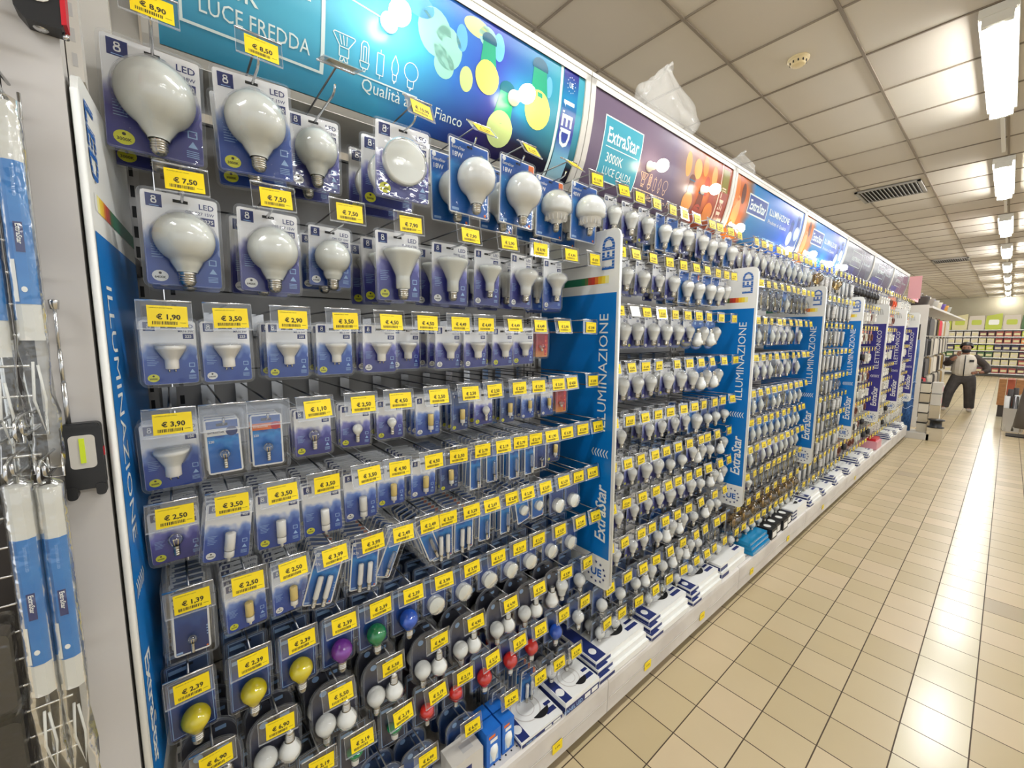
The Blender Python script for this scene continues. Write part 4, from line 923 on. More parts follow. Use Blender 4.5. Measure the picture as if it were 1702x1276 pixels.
fill(0, 5, 1.114, [(-.005, '1,39', 'sml'), (.092, '2,50', 'g9b'), (.18, '2,50', 'g9a'), (.273, '3,99', 'lin2', dict(roll=-.30)), (.369, '3,99', 'lin2', dict(roll=-.1)), (.454, '2,49', 'lin', dict(roll=-.42)), (.535, '2,49', 'lin', dict(roll=.35)), (.597, '3,29', 'lin2'), (.68, '3,29', 'lin2'), (.756, '2,69', 'lin'), (.843, '2,89', 'lin'),
    (.911, '2,30', 'sdisc', dict(roll=.2)), (.997, '2,59', 'sdisc'), (1.091, '2,59', 'disc', dict(nb=2)), (1.178, '3,90', 'disc', dict(nb=2)), (1.259, '3,90', None)], 7, .026, dxs=.028)
fill(0, 6, .926, [(-.018, '2,39', 'c_yellow'), (.091, '2,39', 'c_yellow'), (.19, '2,39', 'c_yellow'), (.288, '2,39', 'c_purple'), (.384, '2,39', 'c_green'), (.479, '2,39', 'c_blue'), (.578, '3,99', 'disc'), (.679, '3,99', 'disc'), (.784, '3,19', 'disc'), (.879, '3,19', 'disc'), (.97, '2,50', 'disc'), (1.08, '3,50', 'disc'), (1.193, '3,40', 'disc'), (1.285, '3,40', None)], 4, .058, dxs=.05)
fill(0, 7, .738, [(.011, '6,90', 'twin'), (.135, '6,90', 'twin'), (.271, '5,50', 'twin'), (.412, '5,50', 'twin'), (.56, '4,90', 'twin'), (.691, '4,90', 'twin'), (.836, '4,90', 'twin'), (.971, '3,90', 'twin'), (1.119, '3,90', 'twinc'), (1.245, '3,90', 'glob2')], 4, .062, dxs=.06)
fill(0, 8, .573, [(.11, '2,19', 'clearb'), (.219, '2,19', 'green'), (.32, '2,19', 'green'), (.436, '2,19', 'green'), (.548, '2,19', 'redr'), (.65, '2,19', 'redr'), (.758, '2,19', 'c_red'), (.878, '2,19', 'c_red'), (.981, '2,19', 'c_red'), (1.109, '2,19', 'c_blue'), (1.236, '3,19', 'glob2')], 4, .058, dxs=.06)
fill(0, 9, .376, [(.40, '6,99', 'discb'), (.513, '6,99', 'discb'), (.676, '6,99', 'discb'), (.841, '6,90', 'sml', dict(nb=5, gap=.026)), (.984, '6,90', 'lin2', dict(nb=7, gap=.026)), (1.086, '6,90', 'mini'), (1.186, '5,90', 'minic')], 3, .058, dxs=.06)
# ------------------------------------------------------------------ bay 2
R2 = [[1.404, 1.519, 1.644, 1.778, 1.885, 2.0, 2.157, 2.245, 2.375, 2.492], [1.40, 1.502, 1.633, 1.769, 1.894, 2.016, 2.131, 2.262, 2.363, 2.454], [1.40, 1.505, 1.598, 1.726, 1.843, 1.96, 2.073, 2.188, 2.332, 2.498],
      [1.39, 1.5, 1.613, 1.723, 1.879, 2.0, 2.122, 2.245, 2.393, 2.55], [1.39, 1.507, 1.619, 1.732, 1.84, 1.966, 2.077, 2.186, 2.314, 2.418, 2.533], [1.39, 1.499, 1.602, 1.716, 1.817, 1.93, 2.046, 2.171, 2.247, 2.365, 2.525],
      [1.39, 1.506, 1.625, 1.742, 1.849, 1.947, 2.059, 2.165, 2.277, 2.426, 2.541], [1.39, 1.499, 1.631, 1.722, 1.839, 1.955, 2.077, 2.211, 2.385, 2.506], [1.40, 1.535, 1.654, 1.771, 1.90, 2.035, 2.176, 2.283, 2.427, 2.519], [1.39, 1.50, 1.632, 1.775, 1.91, 2.055, 2.198, 2.318, 2.418, 2.56]]
ZR = [2.217, 1.988, 1.756, 1.52, 1.291, 1.101, .919, .74, .56, .40]
K2 = ['a60v a60v a60y a60s a60s a60v a60v a60s a60v a60s', 'a60v a60y a60v a55v a60v a60s a60so a60s a60s a60v', 'a60v a60v a60y a60v a60v a60v a55v twinb twinb -', 'a60y a60y a60v a60v a60y a60v a60v twinb twinb -', 'a55v a55v - a55v a55v a55v a55v a60s glob2 glob2 glob2',
      'a55v a55v a55v a60y a60v glob2 glob2 a55v twinc glob2 twinc', 'a55v a55v a55v a55v a55v a60v a55v a60v glob2 twinc twinc', 'a60v a55v a55v a55v glob2 twinb twinc glob2 twinc glob2', 'glob2 glob2 glob2 twinc glob2 twinc twinc glob2 clearb clearb', 'mini mini minic mini minic mini minib minib mini mini']
PL = '7,90 4,90 3,90 5,90 4,50 3,50 2,90 6,90 4,90 3,50 5,90 2,50'.split()
for r in range(10):
    ks = K2[r].split()
    fill(1, r, ZR[r], [(y, PL[(i*5+r*3) % 12], None if k == '-' else k, dict(white=True, tilt=(0, -.3, 0)) if (r, i) == (2, 1) else {}) for i, (y, k) in enumerate(zip(R2[r], ks))], 2 if r < 5 else 3, .062, dxs=.055)
# ------------------------------------------------------------------ bays 3 and 4: too small to show parts
K3 = ['cand', 'candc', 'cand', 'cand', 'cands', 'cands', 'cand', 'candc', 'fila', 'mini']
for r in range(10):
    its = []
    n = 11 if K3[r] != 'fila' else 8
    for i in range(n):
        y = 2.74 + (1.17/(n-1))*i + random.uniform(-.012, .012); k = K3[r]
        if random.random() < .25: k = random.choice(['cand', 'candc', 'a55v', 'cands']) if r < 8 else k if r == 8 else 'minic'
        if r in (2, 3) and i >= n-3 and i != n-2: k = None
        its.append((y, PL[(i*7+r*2) % 12], k))
    fill(2, r, ZR[r], its, 1, .05, dxs=.05, rows_single=True)
for r in range(10):
    its = []
    for i in range(9):
        y = 4.10 + .145*i + random.uniform(-.012, .012); k = random.choice(['tubp', 'tubp', 'spir', 'candc', 'tubp']) if r else random.choice(['spir', 'tubp', 'fila'])
        if r in (2, 3, 4) and i == 8: k = None
        if r == 9: k = random.choice(['mini', 'minic'])
        its.append((y, '4,90', k))
    fill(3, r, ZR[r], its, 1, .06, dxs=.05, rows_single=True)
# ------------------------------------------------------------------ bays 5 to 7: electrical sundries
def sundry(key, name, desc, cols, shape):
    b = MB(); wd, ht = (.10, .17); zc = .012 - ht/2; M[key+'c'] = P(key+'_card', C(*cols[0]), .45); M[key+'i'] = P(key+'_item', C(*cols[1]), .4)
    b.prism(rrect(wd, ht, .006, 3, 0, zc), -.001, 0, key+'c'); b.rect(-.01, -.003, .01, .003, .0004, 'slot'); b.rect(-wd*.42, -.03, wd*.42, -.012, .0006, 'navy' if shape != 'coil' else 'orange')
    if shape == 'box': b.box((.016, 0, zc-.012), (.032, .06, .085), key+'i'); b.disc(.012, 0, zc, .0325, 'slot')
    elif shape == 'plug': b.lathe([(.0005, -.03), (.022, -.03), (.026, 0), (.022, .035), (.0005, .037)], key+'i', 12, (.02, 0, zc)); b.tube([(.02, 0, zc-.03), (.02, .01, zc-.06), (.02, -.02, zc-.07)], .004, key+'i')
    elif shape == 'coil':
        b.tube([(.012+.004*math.sin(k), .030*math.cos(k*.8), zc-.012+.036*math.sin(k*.8)) for k in range(26)], .005, key+'i', 5)
    elif shape == 'strip': b.box((.014, 0, zc-.012), (.028, .045, .12), key+'i'); [b.disc(.013, 0, zc-.05+.036*k, .0285, 'slot', 10) for k in range(3)]
    b.ring(rrect(wd+.004, ht+.004, .008, 3, 0, zc), rrect(wd-.006, ht-.006, .006, 3, 0, zc), .001, 'edge', .008)
    PROTO[key] = dict(name=name, cat='hanging pack', desc=desc, one=b.mesh(name), mb=b, w=wd, h=ht)
sundry('s_w', 'socket_pack', 'white socket pack', ((196, 190, 176), (226, 222, 212)), 'box')
sundry('s_d', 'plug_pack', 'dark plug pack', ((60, 56, 58), (36, 34, 36)), 'plug')
sundry('s_r', 'cable_pack', 'brown cable pack', ((150, 110, 90), (110, 60, 44)), 'coil')
sundry('s_g', 'cable_pack', 'pale cable pack', ((180, 178, 150), (214, 212, 200)), 'coil')
sundry('s_s', 'socket_strip_pack', 'white socket strip pack', ((205, 200, 190), (230, 228, 220)), 'strip')
sundry('s_o', 'cable_pack', 'orange cable pack', ((216, 120, 60), (222, 84, 40)), 'coil')
for b in (4, 5, 6):
    for r in range(10):
        its = []
        for i in range(8):
            k = random.choice({4: ['s_r', 's_d', 's_w', 's_g', 's_r'], 5: ['s_w', 's_d', 's_g', 's_s', 's_w'], 6: ['s_s', 's_w', 's_s', 's_g']}[b])
            if r == 0 and b == 4: k = 's_d'
            if r in (0, 1) and b == 5: k = random.choice(['s_o', 's_r', 's_w'])
            if r == 9: k = None
            its.append((BW*b + .11 + .152*i, '5,90', k))
        fill(b, r, ZR[r], its, 0, .06, dxs=.05, rows_single=True)
o = BULK.build('display_hooks'); tag(o, 'chrome hooks with small yellow price tags, massed along the farther bays', 'hooks', None, 'stuff')
# ------------------------------------------------------------------ boxes on the base deck
DZ = .2155
def panel_box(x1, y0, y1, dep, z, h, label, group=None, ang=0., badge=True, navyfront=False, ring=True):
    """flat white luminaire box, front face at x1"""
    t = empty('lamp_box', (x1, y0, z), label, 'box', group, (0, 0, ang)); L = y1-y0
    b = MB(); b.box2((-dep, 0, 0), (0, L, h), 'white')
    if navyfront: b.rect(.002, .001, L-.002, h*.62, .0006, 'navy'); b.text('PANEL LED', h*.42, (.0010, L*.22, h*.14), 'lblue', bold=.02); b.rect(L*.55, h*.12, L*.72, h*.5, .001, 'white'); b.rect(L*.76, h*.12, L*.95, h*.5, .001, 'white')
    else:
        b.rect(.0, h*.05, L*.28, h*.6, .0006, 'navy')
    for y, n in ((-.0005, -1),): b.poly([(-dep+.002, y, .002), (-.002, y, .002), (-.002, y, h*.62), (-dep+.002, y, h*.62)], 'navy')
    b.build('carton', t)
    p = MB(); zz = h + .0006
    def tp(x0, y0_, x1_, y1_, mat, e=0): p.poly([(x0, y0_, zz+e), (x1_, y0_, zz+e), (x1_, y1_, zz+e), (x0, y1_, zz+e)][::-1] if (x1_-x0)*(y1_-y0_) < 0 else [(x0, y0_, zz+e), (x1_, y0_, zz+e), (x1_, y1_, zz+e), (x0, y1_, zz+e)], mat)
    if badge: tp(-dep*.98, .003, -.003, L*.20, 'navy'); p.add([(-.05+.018*math.cos(k*.5236), L*.10+.018*math.sin(k*.5236), zz+.0004) for k in range(12)], [tuple(range(12))], 'white')
    tp(-.045, L*.74, -.025, L*.97, 'navy'); tp(-.072, L*.82, -.058, L*.97, 'navy')
    if ring:
        cx, cy, R = -dep*.5, L*.5, min(dep, L)*.30
        for r0, r1, mt in ((R*.92, R, 'cream'), (R*.55, R*.60, 'cream')):
            vs = []
            for k in range(28): a = 2*math.pi*k/28; vs += [(cx+r0*math.cos(a), cy+r0*math.sin(a), zz+.0003), (cx+r1*math.cos(a), cy+r1*math.sin(a), zz+.0003)]
            p.add(vs, [(2*k, 2*k+1, (2*k+3) % 56, (2*k+2) % 56) for k in range(28)], M['plinth'])
        vs = []
        for k in range(9): a = -.5+k*.16; q = .012*math.sin(math.pi*k/8)+.001; vs += [(cx+(R-q)*math.cos(a), cy+(R*1.1-q)*math.sin(a)+R*.5, zz+.0005), (cx+(R+q)*math.cos(a), cy+(R*1.1+q)*math.sin(a)+R*.5, zz+.0005)]
        p.add(vs, [(2*k, 2*k+1, 2*k+3, 2*k+2) for k in range(8)], 'black')
    p.build('lid_print', t); return t
panel_box(-.962, .848, 1.050, .20, DZ, .0225, 'flat white lamp box with navy end, lying alone on the base deck', ang=-.02, navyfront=True)
panel_box(-.952, 1.062, 1.262, .16, DZ, .050, 'small white and navy lamp box standing by the first blue divider', navyfront=True, ang=.0)
sg = 'flat lamp boxes stacked on the base deck'
for k, nm in enumerate(('lowest', 'middle', 'topmost')): panel_box(-.958-.014*k, 1.275+.004*k, 1.635, .26, DZ+.0265*k, .026, 'flat white lamp box, %s of the stack just past the first divider' % nm, sg, badge=True, ring=k == 2)
for k, nm in enumerate(('lowest', 'middle', 'topmost')): panel_box(-.955-.016*k, 1.66+.012*k, 2.02+.01*k, .26, DZ+.0265*k, .026, 'flat white lamp box, %s of the second stack past the first divider' % nm, sg, ring=k == 2)
for k, nm in enumerate(('lowest', 'middle', 'topmost')): panel_box(-.955-.012*k, 2.06+.006*k, 2.40, .25, DZ+.0265*k, .026, 'flat white lamp box, %s of the third stack past the first divider' % nm, sg, ring=k == 2)
for k, nm in enumerate(('lower', 'upper')): panel_box(-.970-.01*k, 2.44, 2.78, .22, DZ+.040*k, .039, 'deep white box with dark edges, %s one before the blue bags' % nm, 'deep white boxes before the blue bags', badge=False, ring=False)
# blue and white boxes at the near end of the deck
def blue_box(x1, y0, y1, dep, h, label, ang):
    t = empty('lamp_box', (x1, y0, DZ), label, 'box', 'blue boxes on the near base deck', (0, 0, ang)); L = y1-y0
    b = MB(); b.box2((-dep, 0, 0), (0, L, h), 'art_box'); b.rect(L*.2, h*.1, L*.8, h*.45, .0006, 'lblue'); b.rect(L*.25, h*.68, L*.75, h*.78, .0006, 'white'); b.rect(L*.15, h*.82, L*.6, h*.9, .0006, 'orange'); b.build('carton', t)
    p = MB(); p.lathe([(.0005, .06), (.014, .055), (.017, .04), (.010, .01), (.008, 0)], 'opal', 10, (-.004, L*.5, h*.12)); p.build('window_lamp', t)
for i in range(2): blue_box(-.985-.055*i, .715, .775, .05, .125, 'upright blue lamp box with printed bulb, %s of the near blue row' % ('front one' if i == 0 else 'second one back'), .02)
for i in range(2): blue_box(-.990-.055*i, .785, .838, .05, .118, 'upright blue lamp box beside the flat navy-ended box, %s' % ('front one' if i == 0 else 'second one back'), .02)
t = empty('lamp_box', (-.985, .585, DZ), 'open-topped white carton lying before the blue boxes', 'box')
b = MB(); b.box2((-.075, 0, 0), (0, .115, .10), 'cream'); b.build('carton', t)
b = MB(); b.rect(.01, .02, .07, .07, .0006, 'navy'); b.build('printed_label', t); b = MB(); b.poly([(-.05, .05, .1005), (-.02, .05, .1005), (-.02, .09, .1005), (-.05, .09, .1005)], 'grey'); b.build('top_print', t)
# third bay: blue shrink-wrapped packs, black boxes, tall white box
M['cyan'] = P('cyan_pack', C(24, 130, 180), .15)
for i in range(3):
    t = empty('wrapped_pack', (-.955-.01*i, 2.86, DZ+.027*i), 'shiny blue wrapped pack, %s in the pile of three' % ('lowest', 'middle', 'topmost')[i], 'pack', 'blue wrapped packs')
    b = MB(); b.prism([(0, .002), (.004, 0), (.30, 0), (.305, .004), (.30, .026), (.004, .026)], -.20, 0, 'cyan'); b.build('pack_body', t)
    b = MB(); b.tube([(.001, .01, .012), (.003, .15, .018), (.001, .29, .012)], .003, 'edge', 6); b.build('wrap_seam', t)
for i in range(4):
    t = empty('lamp_box', (-.955-.012*(i % 2), 3.20+.115*i, DZ), 'black cube box with white label, %s along the deck edge' % ORD[i], 'box', 'black boxes')
    b = MB(); b.box2((-.10, 0, 0), (0, .108, .075), 'black'); b.build('carton', t)
    b = MB(); b.rect(.015, .012, .093, .055, .0006, 'white'); b.build('printed_label', t); b = MB(); b.add([(-.05+.025*math.cos(k*.6283), .054+.025*math.sin(k*.6283), .0756) for k in range(10)], [tuple(range(10))], 'white'); b.build('lid_spot', t)
for k in range(3): panel_box(-.965-.0*k, 3.68, 4.02, .22, DZ+.027*k, .026, 'deep pale box with dark edges, %s of the stack past the black boxes' % ('lowest', 'middle', 'topmost')[k], 'deep pale boxes', badge=False, ring=k == 2)
q = 0
for yy in (4.10, 4.48, 4.90, 5.40, 5.85, 6.35, 7.75, 8.25, 8.75):
    for k in range(2 if q % 2 else 3):
        panel_box(-.958-.012*k, yy, yy+.34, .24, DZ+.0265*k, .026, 'flat white box far along the deck, %s layer of the %s far stack' % (('lowest', 'middle', 'top')[k], ORD[q]), 'far deck boxes', ring=False)
    q += 1
t = empty('wrapped_pack', (-.97, 6.9, DZ), 'crumpled pink pack on the far part of the base deck', 'pack')
M['pink'] = P('pink_wrap', C(214, 150, 160), .3); b = MB(); b.box2((-.20, 0, 0), (0, .32, .10), 'pink'); b.build('pack_body', t); b = MB(); b.box2((-.12, .05, .1), (-.02, .30, .13), 'red'); b.build('wrap_seam', t)

# ------------------------------------------------------------------ plastic bags on top of the headers
def crumple(name, loc, dims, label, seed, mat='bag', n=22):
    rnd = random.Random(seed); vs = []; fs = []; ph = [rnd.uniform(0, 6) for _ in range(8)]
    for i in range(n+1):
        th = math.pi*i/n*.96 + .02
        for j in range(n*2):
            a = 2*math.pi*j/(n*2)
            r = 1 + .14*math.sin(3*a+ph[0]+2*th) + .10*math.sin(5*a+ph[1]-4*th) + .07*math.sin(9*a+7*th+ph[2]) + .05*rnd.uniform(-1, 1)
            hgt = math.cos(th); z = (hgt+1)/2; r *= math.sin(th)**.8 * (1.35 - 1.25*z**.8)
            vs.append((r*dims[0]*math.cos(a), r*dims[1]*math.sin(a), (z**.8 + .05*math.sin(4*a+ph[3])*z)*dims[2]))
    m = n*2
    for i in range(n):
        for j in range(m): fs.append((i*m+j, i*m+(j+1) % m, (i+1)*m+(j+1) % m, (i+1)*m+j))
    t = empty('plastic_bag', loc, label, 'bag'); MB().add(vs, fs, mat, True).build('crumpled_film', t)
    b = MB(); b.tube([(0, -dims[1]*.1, dims[2]*.93), (.02, 0, dims[2]*1.03), (.0, dims[1]*.12, dims[2]*1.0)], .008, mat, 6); b.build('twisted_end', t)
crumple('bag', (-1.22, 2.03, 2.668), (.10, .30, .33), 'clear crumpled plastic bag on top of the mauve header sign', 3, 'film')
crumple('bag', (-1.22, 2.95, 2.668), (.08, .20, .17), 'small clear plastic bag on top of the first orange header sign', 5, 'film')

# ------------------------------------------------------------------ white side panel, worklights, under-cabinet lights at the near end
side = MB(); side.box2((-1.50, -.158, 0), (-.953, -.0945, 3.0), 'panel'); o = side.build('side_panel'); tag(o, 'plain white side panel between the tube lights and the first bay', 'panel')
t = empty('slotted_upright', (-1.46, -.09, .2), 'grey slotted upright and filler at the start of the first bay', 'shelf post')
b = MB(); b.box2((-.03, -.01, 0), (-.012, .088, 2.04), 'grey'); b.build('filler_panel', t)
b = MB(); b.box2((-.012, .02, 0), (.004, .060, 2.04), 'grey')
for k in range(39):
    for y in (.028, .046): b.box2((.0035, y-.004, .05+.05*k), (.0047, y+.004, .078+.05*k), 'slot')
b.build('slotted_post', t)
t = empty('header_end', (-1.2, -.045, 2.2), 'white post and filler plate closing the start of the header signs', 'shelf post')
b = MB(); b.box2((-.02, -.045, -.15), (.02, .0, .8), 'cream'); b.box2((-.05, .0, .02), (-.035, .043, .48), 'cream'); b.build('filler_plate', t)
b = MB(); b.box2((.16, -.048, -.14), (.20, -.030, .8), 'cream')
for k in range(24): b.box2((.1995, -.042, -.12+.037*k), (.2005, -.036, -.10+.037*k), 'grey')
b.build('slotted_post', t)
def bev(cy, cz, wd, ht, r): return rrect(wd, ht, r, 4, cy, cz)
M['wl_glow'] = P('cob_strip', C(206, 226, 30), .4)
# small worklight with a telescopic pick-up rod
t = empty('worklight', (-.952, -.1185, 1.457), 'small black worklight with yellow strip, stuck on the white panel', 'work light')
b = MB(); b.prism(bev(0, 0, .046, .108, .007), .001, .020, 'black'); b.prism(bev(-.0165, -.058, .012, .022, .005), .002, .022, 'black'); b.prism(bev(.0165, -.056, .012, .020, .005), .002, .022, 'black')
b.prism(bev(0, .050, .040, .006, .002), .020, .023, 'black'); b.build('body', t)
b = MB(); b.prism(bev(0, .008, .030, .054, .006), .0202, .0212, 'cream'); b.build('reflector', t)
b = MB(); b.box((.0220, 0, .010), (.0014, .0062, .040), 'wl_glow'); b.build('light_strip', t)
for s in (-1, 1): b = MB(); b.box((.012, s*.0232, .005), (.008, .002, .014), 'red'); b.build('switch', t)
b = MB(); b.tube([(.012, -.013, .05), (.012, -.013, .12)], .0034, 'chrome', 10); b.tube([(.012, -.013, .12), (.012, -.013, .17)], .0027, 'chrome', 10); b.tube([(.012, -.013, .17), (.012, -.013, .235)], .0021, 'chrome', 10)
b.lathe([(.0005, .232), (.005, .233), (.0062, .244), (.0062, .247), (.0005, .248)], 'chrome', 14, (.012, -.013, 0)); b.build('telescopic_rod', t)
# larger worklight at the top
t = empty('worklight', (-.952, -.113, 2.19), 'larger black worklight with red edge, high on the white panel', 'work light')
b = MB(); b.prism([(-.020, -.085), (-.010, -.098), (.024, -.098), (.030, -.085), (.032, .06), (-.028, .06)], .001, .030, 'black'); b.build('body', t)
b = MB(); b.prism([(.0255, -.092), (.031, -.09), (.034, .06), (.029, .06)], .004, .0315, 'red'); b.build('edge_trim', t)
b = MB(); b.prism(bev(.0, -.040, .036, .06, .014), .0302, .0312, 'cream'); b.prism(bev(.002, -.040, .012, .04, .003), .0313, .032, 'wl_glow'); b.build('reflector', t)
b = MB(); b.lathe([(.0005, 0), (.006, .001), (.009, .004)], 'chrome', 14, (.012, .002, -.101)); b.tube([(.016, .026, -.096), (.018, .028, -.104)], .0035, 'chrome', 8); b.build('hanging_ring', t)
# tube lights
M['sleeve'] = noisy('blue_sleeve', C(30, 110, 184), C(52, 130, 200), 14, .3)
M['sleevew'] = P('white_sleeve', C(214, 212, 206), .4)
def tube_light(y, x, ztop, label, n, back=False):
    t = empty('tube_light', (x, y, ztop), label, 'lamp', 'under-cabinet lights in blue sleeves')
    R = .0135; o8 = [(R*math.cos(math.pi/8+k*math.pi/4), R*math.sin(math.pi/8+k*math.pi/4)) for k in range(8)]
    def seg(z0, z1, mat, g=1.0, mb=None):
        mb = mb or MB(); vs = [(a*g, b*g, z) for z in (z0, z1) for a, b in o8]
        return mb.add(vs, [tuple(range(8))[::-1], tuple(range(8, 16))] + [(k, (k+1) % 8, 8+(k+1) % 8, 8+k) for k in range(8)], mat)
    seg(-.315, 0, 'sleevew').build('tube_body', t)
    s = seg(-.265, -.075, 'sleeve', 1.05); xf = R*1.05*math.cos(math.pi/8)+.0004; hw = R*.40
    s.box((xf-.0002, .001, -.175), (.0006, .0085, .040), 'navy'); s.text('ExtraStar', .0072, (xf+.0004, -.0012, -.157), 'white', right=(0, 0, -1), upv=(0, 1, 0), align='l', bold=.02)
    s.text('SOTTOPENSILE LED', .0042, (xf+.0003, .000, -.085), 'lblue', right=(0, 0, -1), upv=(0, 1, 0), align='l')
    s.add([(xf+.0004, .003*math.cos(k*.6), -.245+.004*math.sin(k*.6)) for k in range(11)], [tuple(range(11))], 'white')
    s.build('printed_sleeve', t)
    w_ = MB(); a = R*1.06; w_.add([(a*.72, -a*.74, -.262), (a*.95, -a*.42, -.262), (a*.95, -a*.42, -.205), (a*.72, -a*.74, -.205)], [(0, 1, 2, 3)], 'white'); w_.build('energy_label', t)
    c = MB(); c.tube([(.003, -.003, -.345), (.004, -.006, -.40), (.003, .002, -.45), (.002, .005, -.40), (.002, .001, -.35)], .0017, 'sleevew', 6); c.build('coiled_cable', t)
    rnd = random.Random(n); bg = MB(); vs = []; m = 14; zs = [.012, .004, -.02, -.15, -.30, -.33, -.36, -.39, -.42, -.45, -.475, -.50]
    for i, z in enumerate(zs):
        for k in range(m):
            an = 2*math.pi*k/m; rr = (R*1.16 if z > -.31 else R*(1.1+.22*math.sin(3*an+i)+.12*rnd.uniform(-1, 1))) * (.25 if i == 0 else 1)
            vs.append((rr*math.cos(an)*(1 if z > -.31 else .75), rr*math.sin(an), z))
    bg.add(vs, [(i*m+k, i*m+(k+1) % m, (i+1)*m+(k+1) % m, (i+1)*m+k) for i in range(len(zs)-1) for k in range(m)] + [tuple(range((len(zs)-1)*m, len(zs)*m))], 'bag', True)
    bg.build('plastic_bag_sleeve', t)
tube_light(-.1475, -.885, 1.958, 'tube light in blue sleeve and clear bag, upper one beside the white panel', 1)
tube_light(-.180, -.885, 1.935, 'tube light cut by the picture edge, upper row beside the first', 2)
tube_light(-.178, -.870, 1.440, 'tube light in blue sleeve, lower row, farther from the white panel', 3)
tube_light(-.149, -.875, 1.432, 'tube light in blue sleeve, lower row, next to the white panel', 4)
# wire grid and the chrome hooks that carry the tube lights
t = empty('wire_grid', (-.93, -.9, 0), 'chrome wire grid behind the hanging tube lights', 'display grid')
b = MB()
for k in range(52): b.tube([(0, -.6, .3+.045*k), (0, .738, .3+.045*k)], .0022, 'chrome', 5)
b.build('cross_wires', t)
b = MB()
for k in range(7): b.tube([(-.004, -.55+.21*k, .25), (-.004, -.55+.21*k, 2.7)], .003, 'chrome', 5)
b.build('upright_wires', t)
o = MB().box2((-1.05, -1.6, 0.1), (-1.0, -.17, 2.9), P('dark_backing', C(52, 46, 42), .6)).build('backing_board'); tag(o, 'dark board behind the chrome wire grid', 'panel')
for i, (y, z) in enumerate([(-.1475, 1.972), (-.180, 1.950), (-.178, 1.455), (-.149, 1.447), (-.160, 1.515), (-.185, 1.505)]):
    lab = ['chrome hook holding the upper tube light by the white panel', 'chrome hook holding the upper tube light at the picture edge', 'chrome hook holding the lower tube light farther from the panel', 'chrome hook holding the lower tube light next to the panel', 'empty looped chrome hook above the lower tube lights, by the panel', 'empty looped chrome hook above the lower tube lights, by the grid'][i]
    t = empty('grid_hook', (-.93, y, z), lab, 'hook', 'chrome hooks on the wire grid')
    L = .085 if i < 4 else .11
    b = MB(); b.tube([(0, 0, 0), (L-.03, 0, 0), (L-.015, 0, .006), (L-.012, 0, .02)], .0024, 'chrome', 7); b.build('prong', t)
    b = MB(); b.tube([(0, -.008, .02), (.0, -.008, -.015), (.0, .008, -.015), (.0, .008, .02)], .002, 'chrome', 6); b.tube([(0, 0, .028), (L*.8, -.003, .026), (L, -.003, .02), (L+.004, -.003, .005), (L-.004, -.003, -.004)], .0022, 'chrome', 6); b.build('wire_loop', t)
# dark goods on the grid behind the tube lights
for i, (z, c) in enumerate(((1.08, (40, 40, 44)), (.86, (120, 124, 60)), (1.50, (60, 56, 54)), (2.02, (30, 30, 32)), (1.22, (70, 66, 64)))):
    k = 'gp%d' % i; M[k] = P('grid_pack_%d' % i, C(*c), .3)
    t = empty('bagged_lamp', (-.922, -.235-.012*(i % 2), z), ['dark bagged lamp on the wire grid beside the lower tubes', 'olive bagged lamp low on the wire grid', 'grey bagged lamp behind the chrome loops', 'black bagged lamp high on the wire grid', 'grey bagged lamp beside the lower blue sleeves'][i], 'lamp pack', 'bagged lamps on the wire grid')
    b = MB(); b.prism(bev(0, -.06, .05, .12, .01), .0, .03, k); b.build('lamp_body', t); b = MB(); b.prism(bev(0, -.055, .058, .15, .012), -.003, .034, 'bag'); b.build('bag', t)
for (zz, lab) in ((.86, 'low'),):
    t = empty('grid_hook', (-.93, -.166, .875), 'curved grey hook at the foot of the white panel', 'hook')
    b = MB(); b.tube([(0, 0, 0), (.05, .010, .002), (.07, .018, -.004), (.075, .022, -.02), (.07, .021, -.04)], .003, 'steel', 7); b.build('prong', t); b = MB(); b.box((0, 0, 0), (.004, .02, .03), 'steel'); b.build('hook_plate', t)

# ------------------------------------------------------------------ far end of the aisle
t = empty('mesh_roll', (-1.0, 9.52, 0), 'tall blue netting roll standing at the far shelf end', 'netting')
M['net'] = noisy('blue_netting', C(24, 62, 116), C(56, 104, 160), 60, .6, 0, (1, 1, .4)); b = MB().lathe([(.0005, .10), (.06, .10), (.066, .5), (.06, 1.0), (.066, 1.4), (.06, 1.62), (.0005, 1.62)], 'net', 18); b.build('netting', t)
b = MB()
for z in (.5, .62, .9): b.tube([(.068*math.cos(a*.4), .068*math.sin(a*.4), z+.03*math.sin(a)) for a in range(17)], .004, 'pale', 5)
b.build('tie_cord', t)
b = MB().box2((-1.15, 9.36, 0), (-.70, 9.72, .10), 'cream'); o = b.build('low_platform'); tag(o, 'low cream platform under the blue netting roll', 'platform')
cols = [(205, 196, 176), (196, 184, 160), (214, 206, 190), (190, 176, 150)]
for i in range(5):
    k = 'cb%d' % (i % 4); M.setdefault(k, P('carton_%d' % i, C(*cols[i % 4]), .6))
    t = empty('storage_box', (-.80, 9.62+.02*(i % 2), .10+.165*i), 'cream storage box with black rim, %s from the floor at the far shelf end' % ORD[i], 'box', 'stacked storage boxes')
    b = MB(); b.box2((-.07, -.10, 0), (.04, .10, .145), k); b.build('box_body', t); b = MB(); b.box2((-.075, -.105, .145), (.045, .105, .164), 'black'); b.build('lid', t)
t = empty('cable_drum', (-.64, 9.45, 0), 'black cable drum on a pale box beside the far platform', 'cable drum')
b = MB(); b.box2((-.09, -.09, 0), (.09, .09, .21), 'cb1'); b.build('base_box', t); b = MB(); b.lathe([(.0005, .212), (.10, .212), (.10, .225), (.07, .235), (.07, .32), (.10, .33), (.10, .345), (.0005, .345)], 'black', 18); b.build('drum', t)
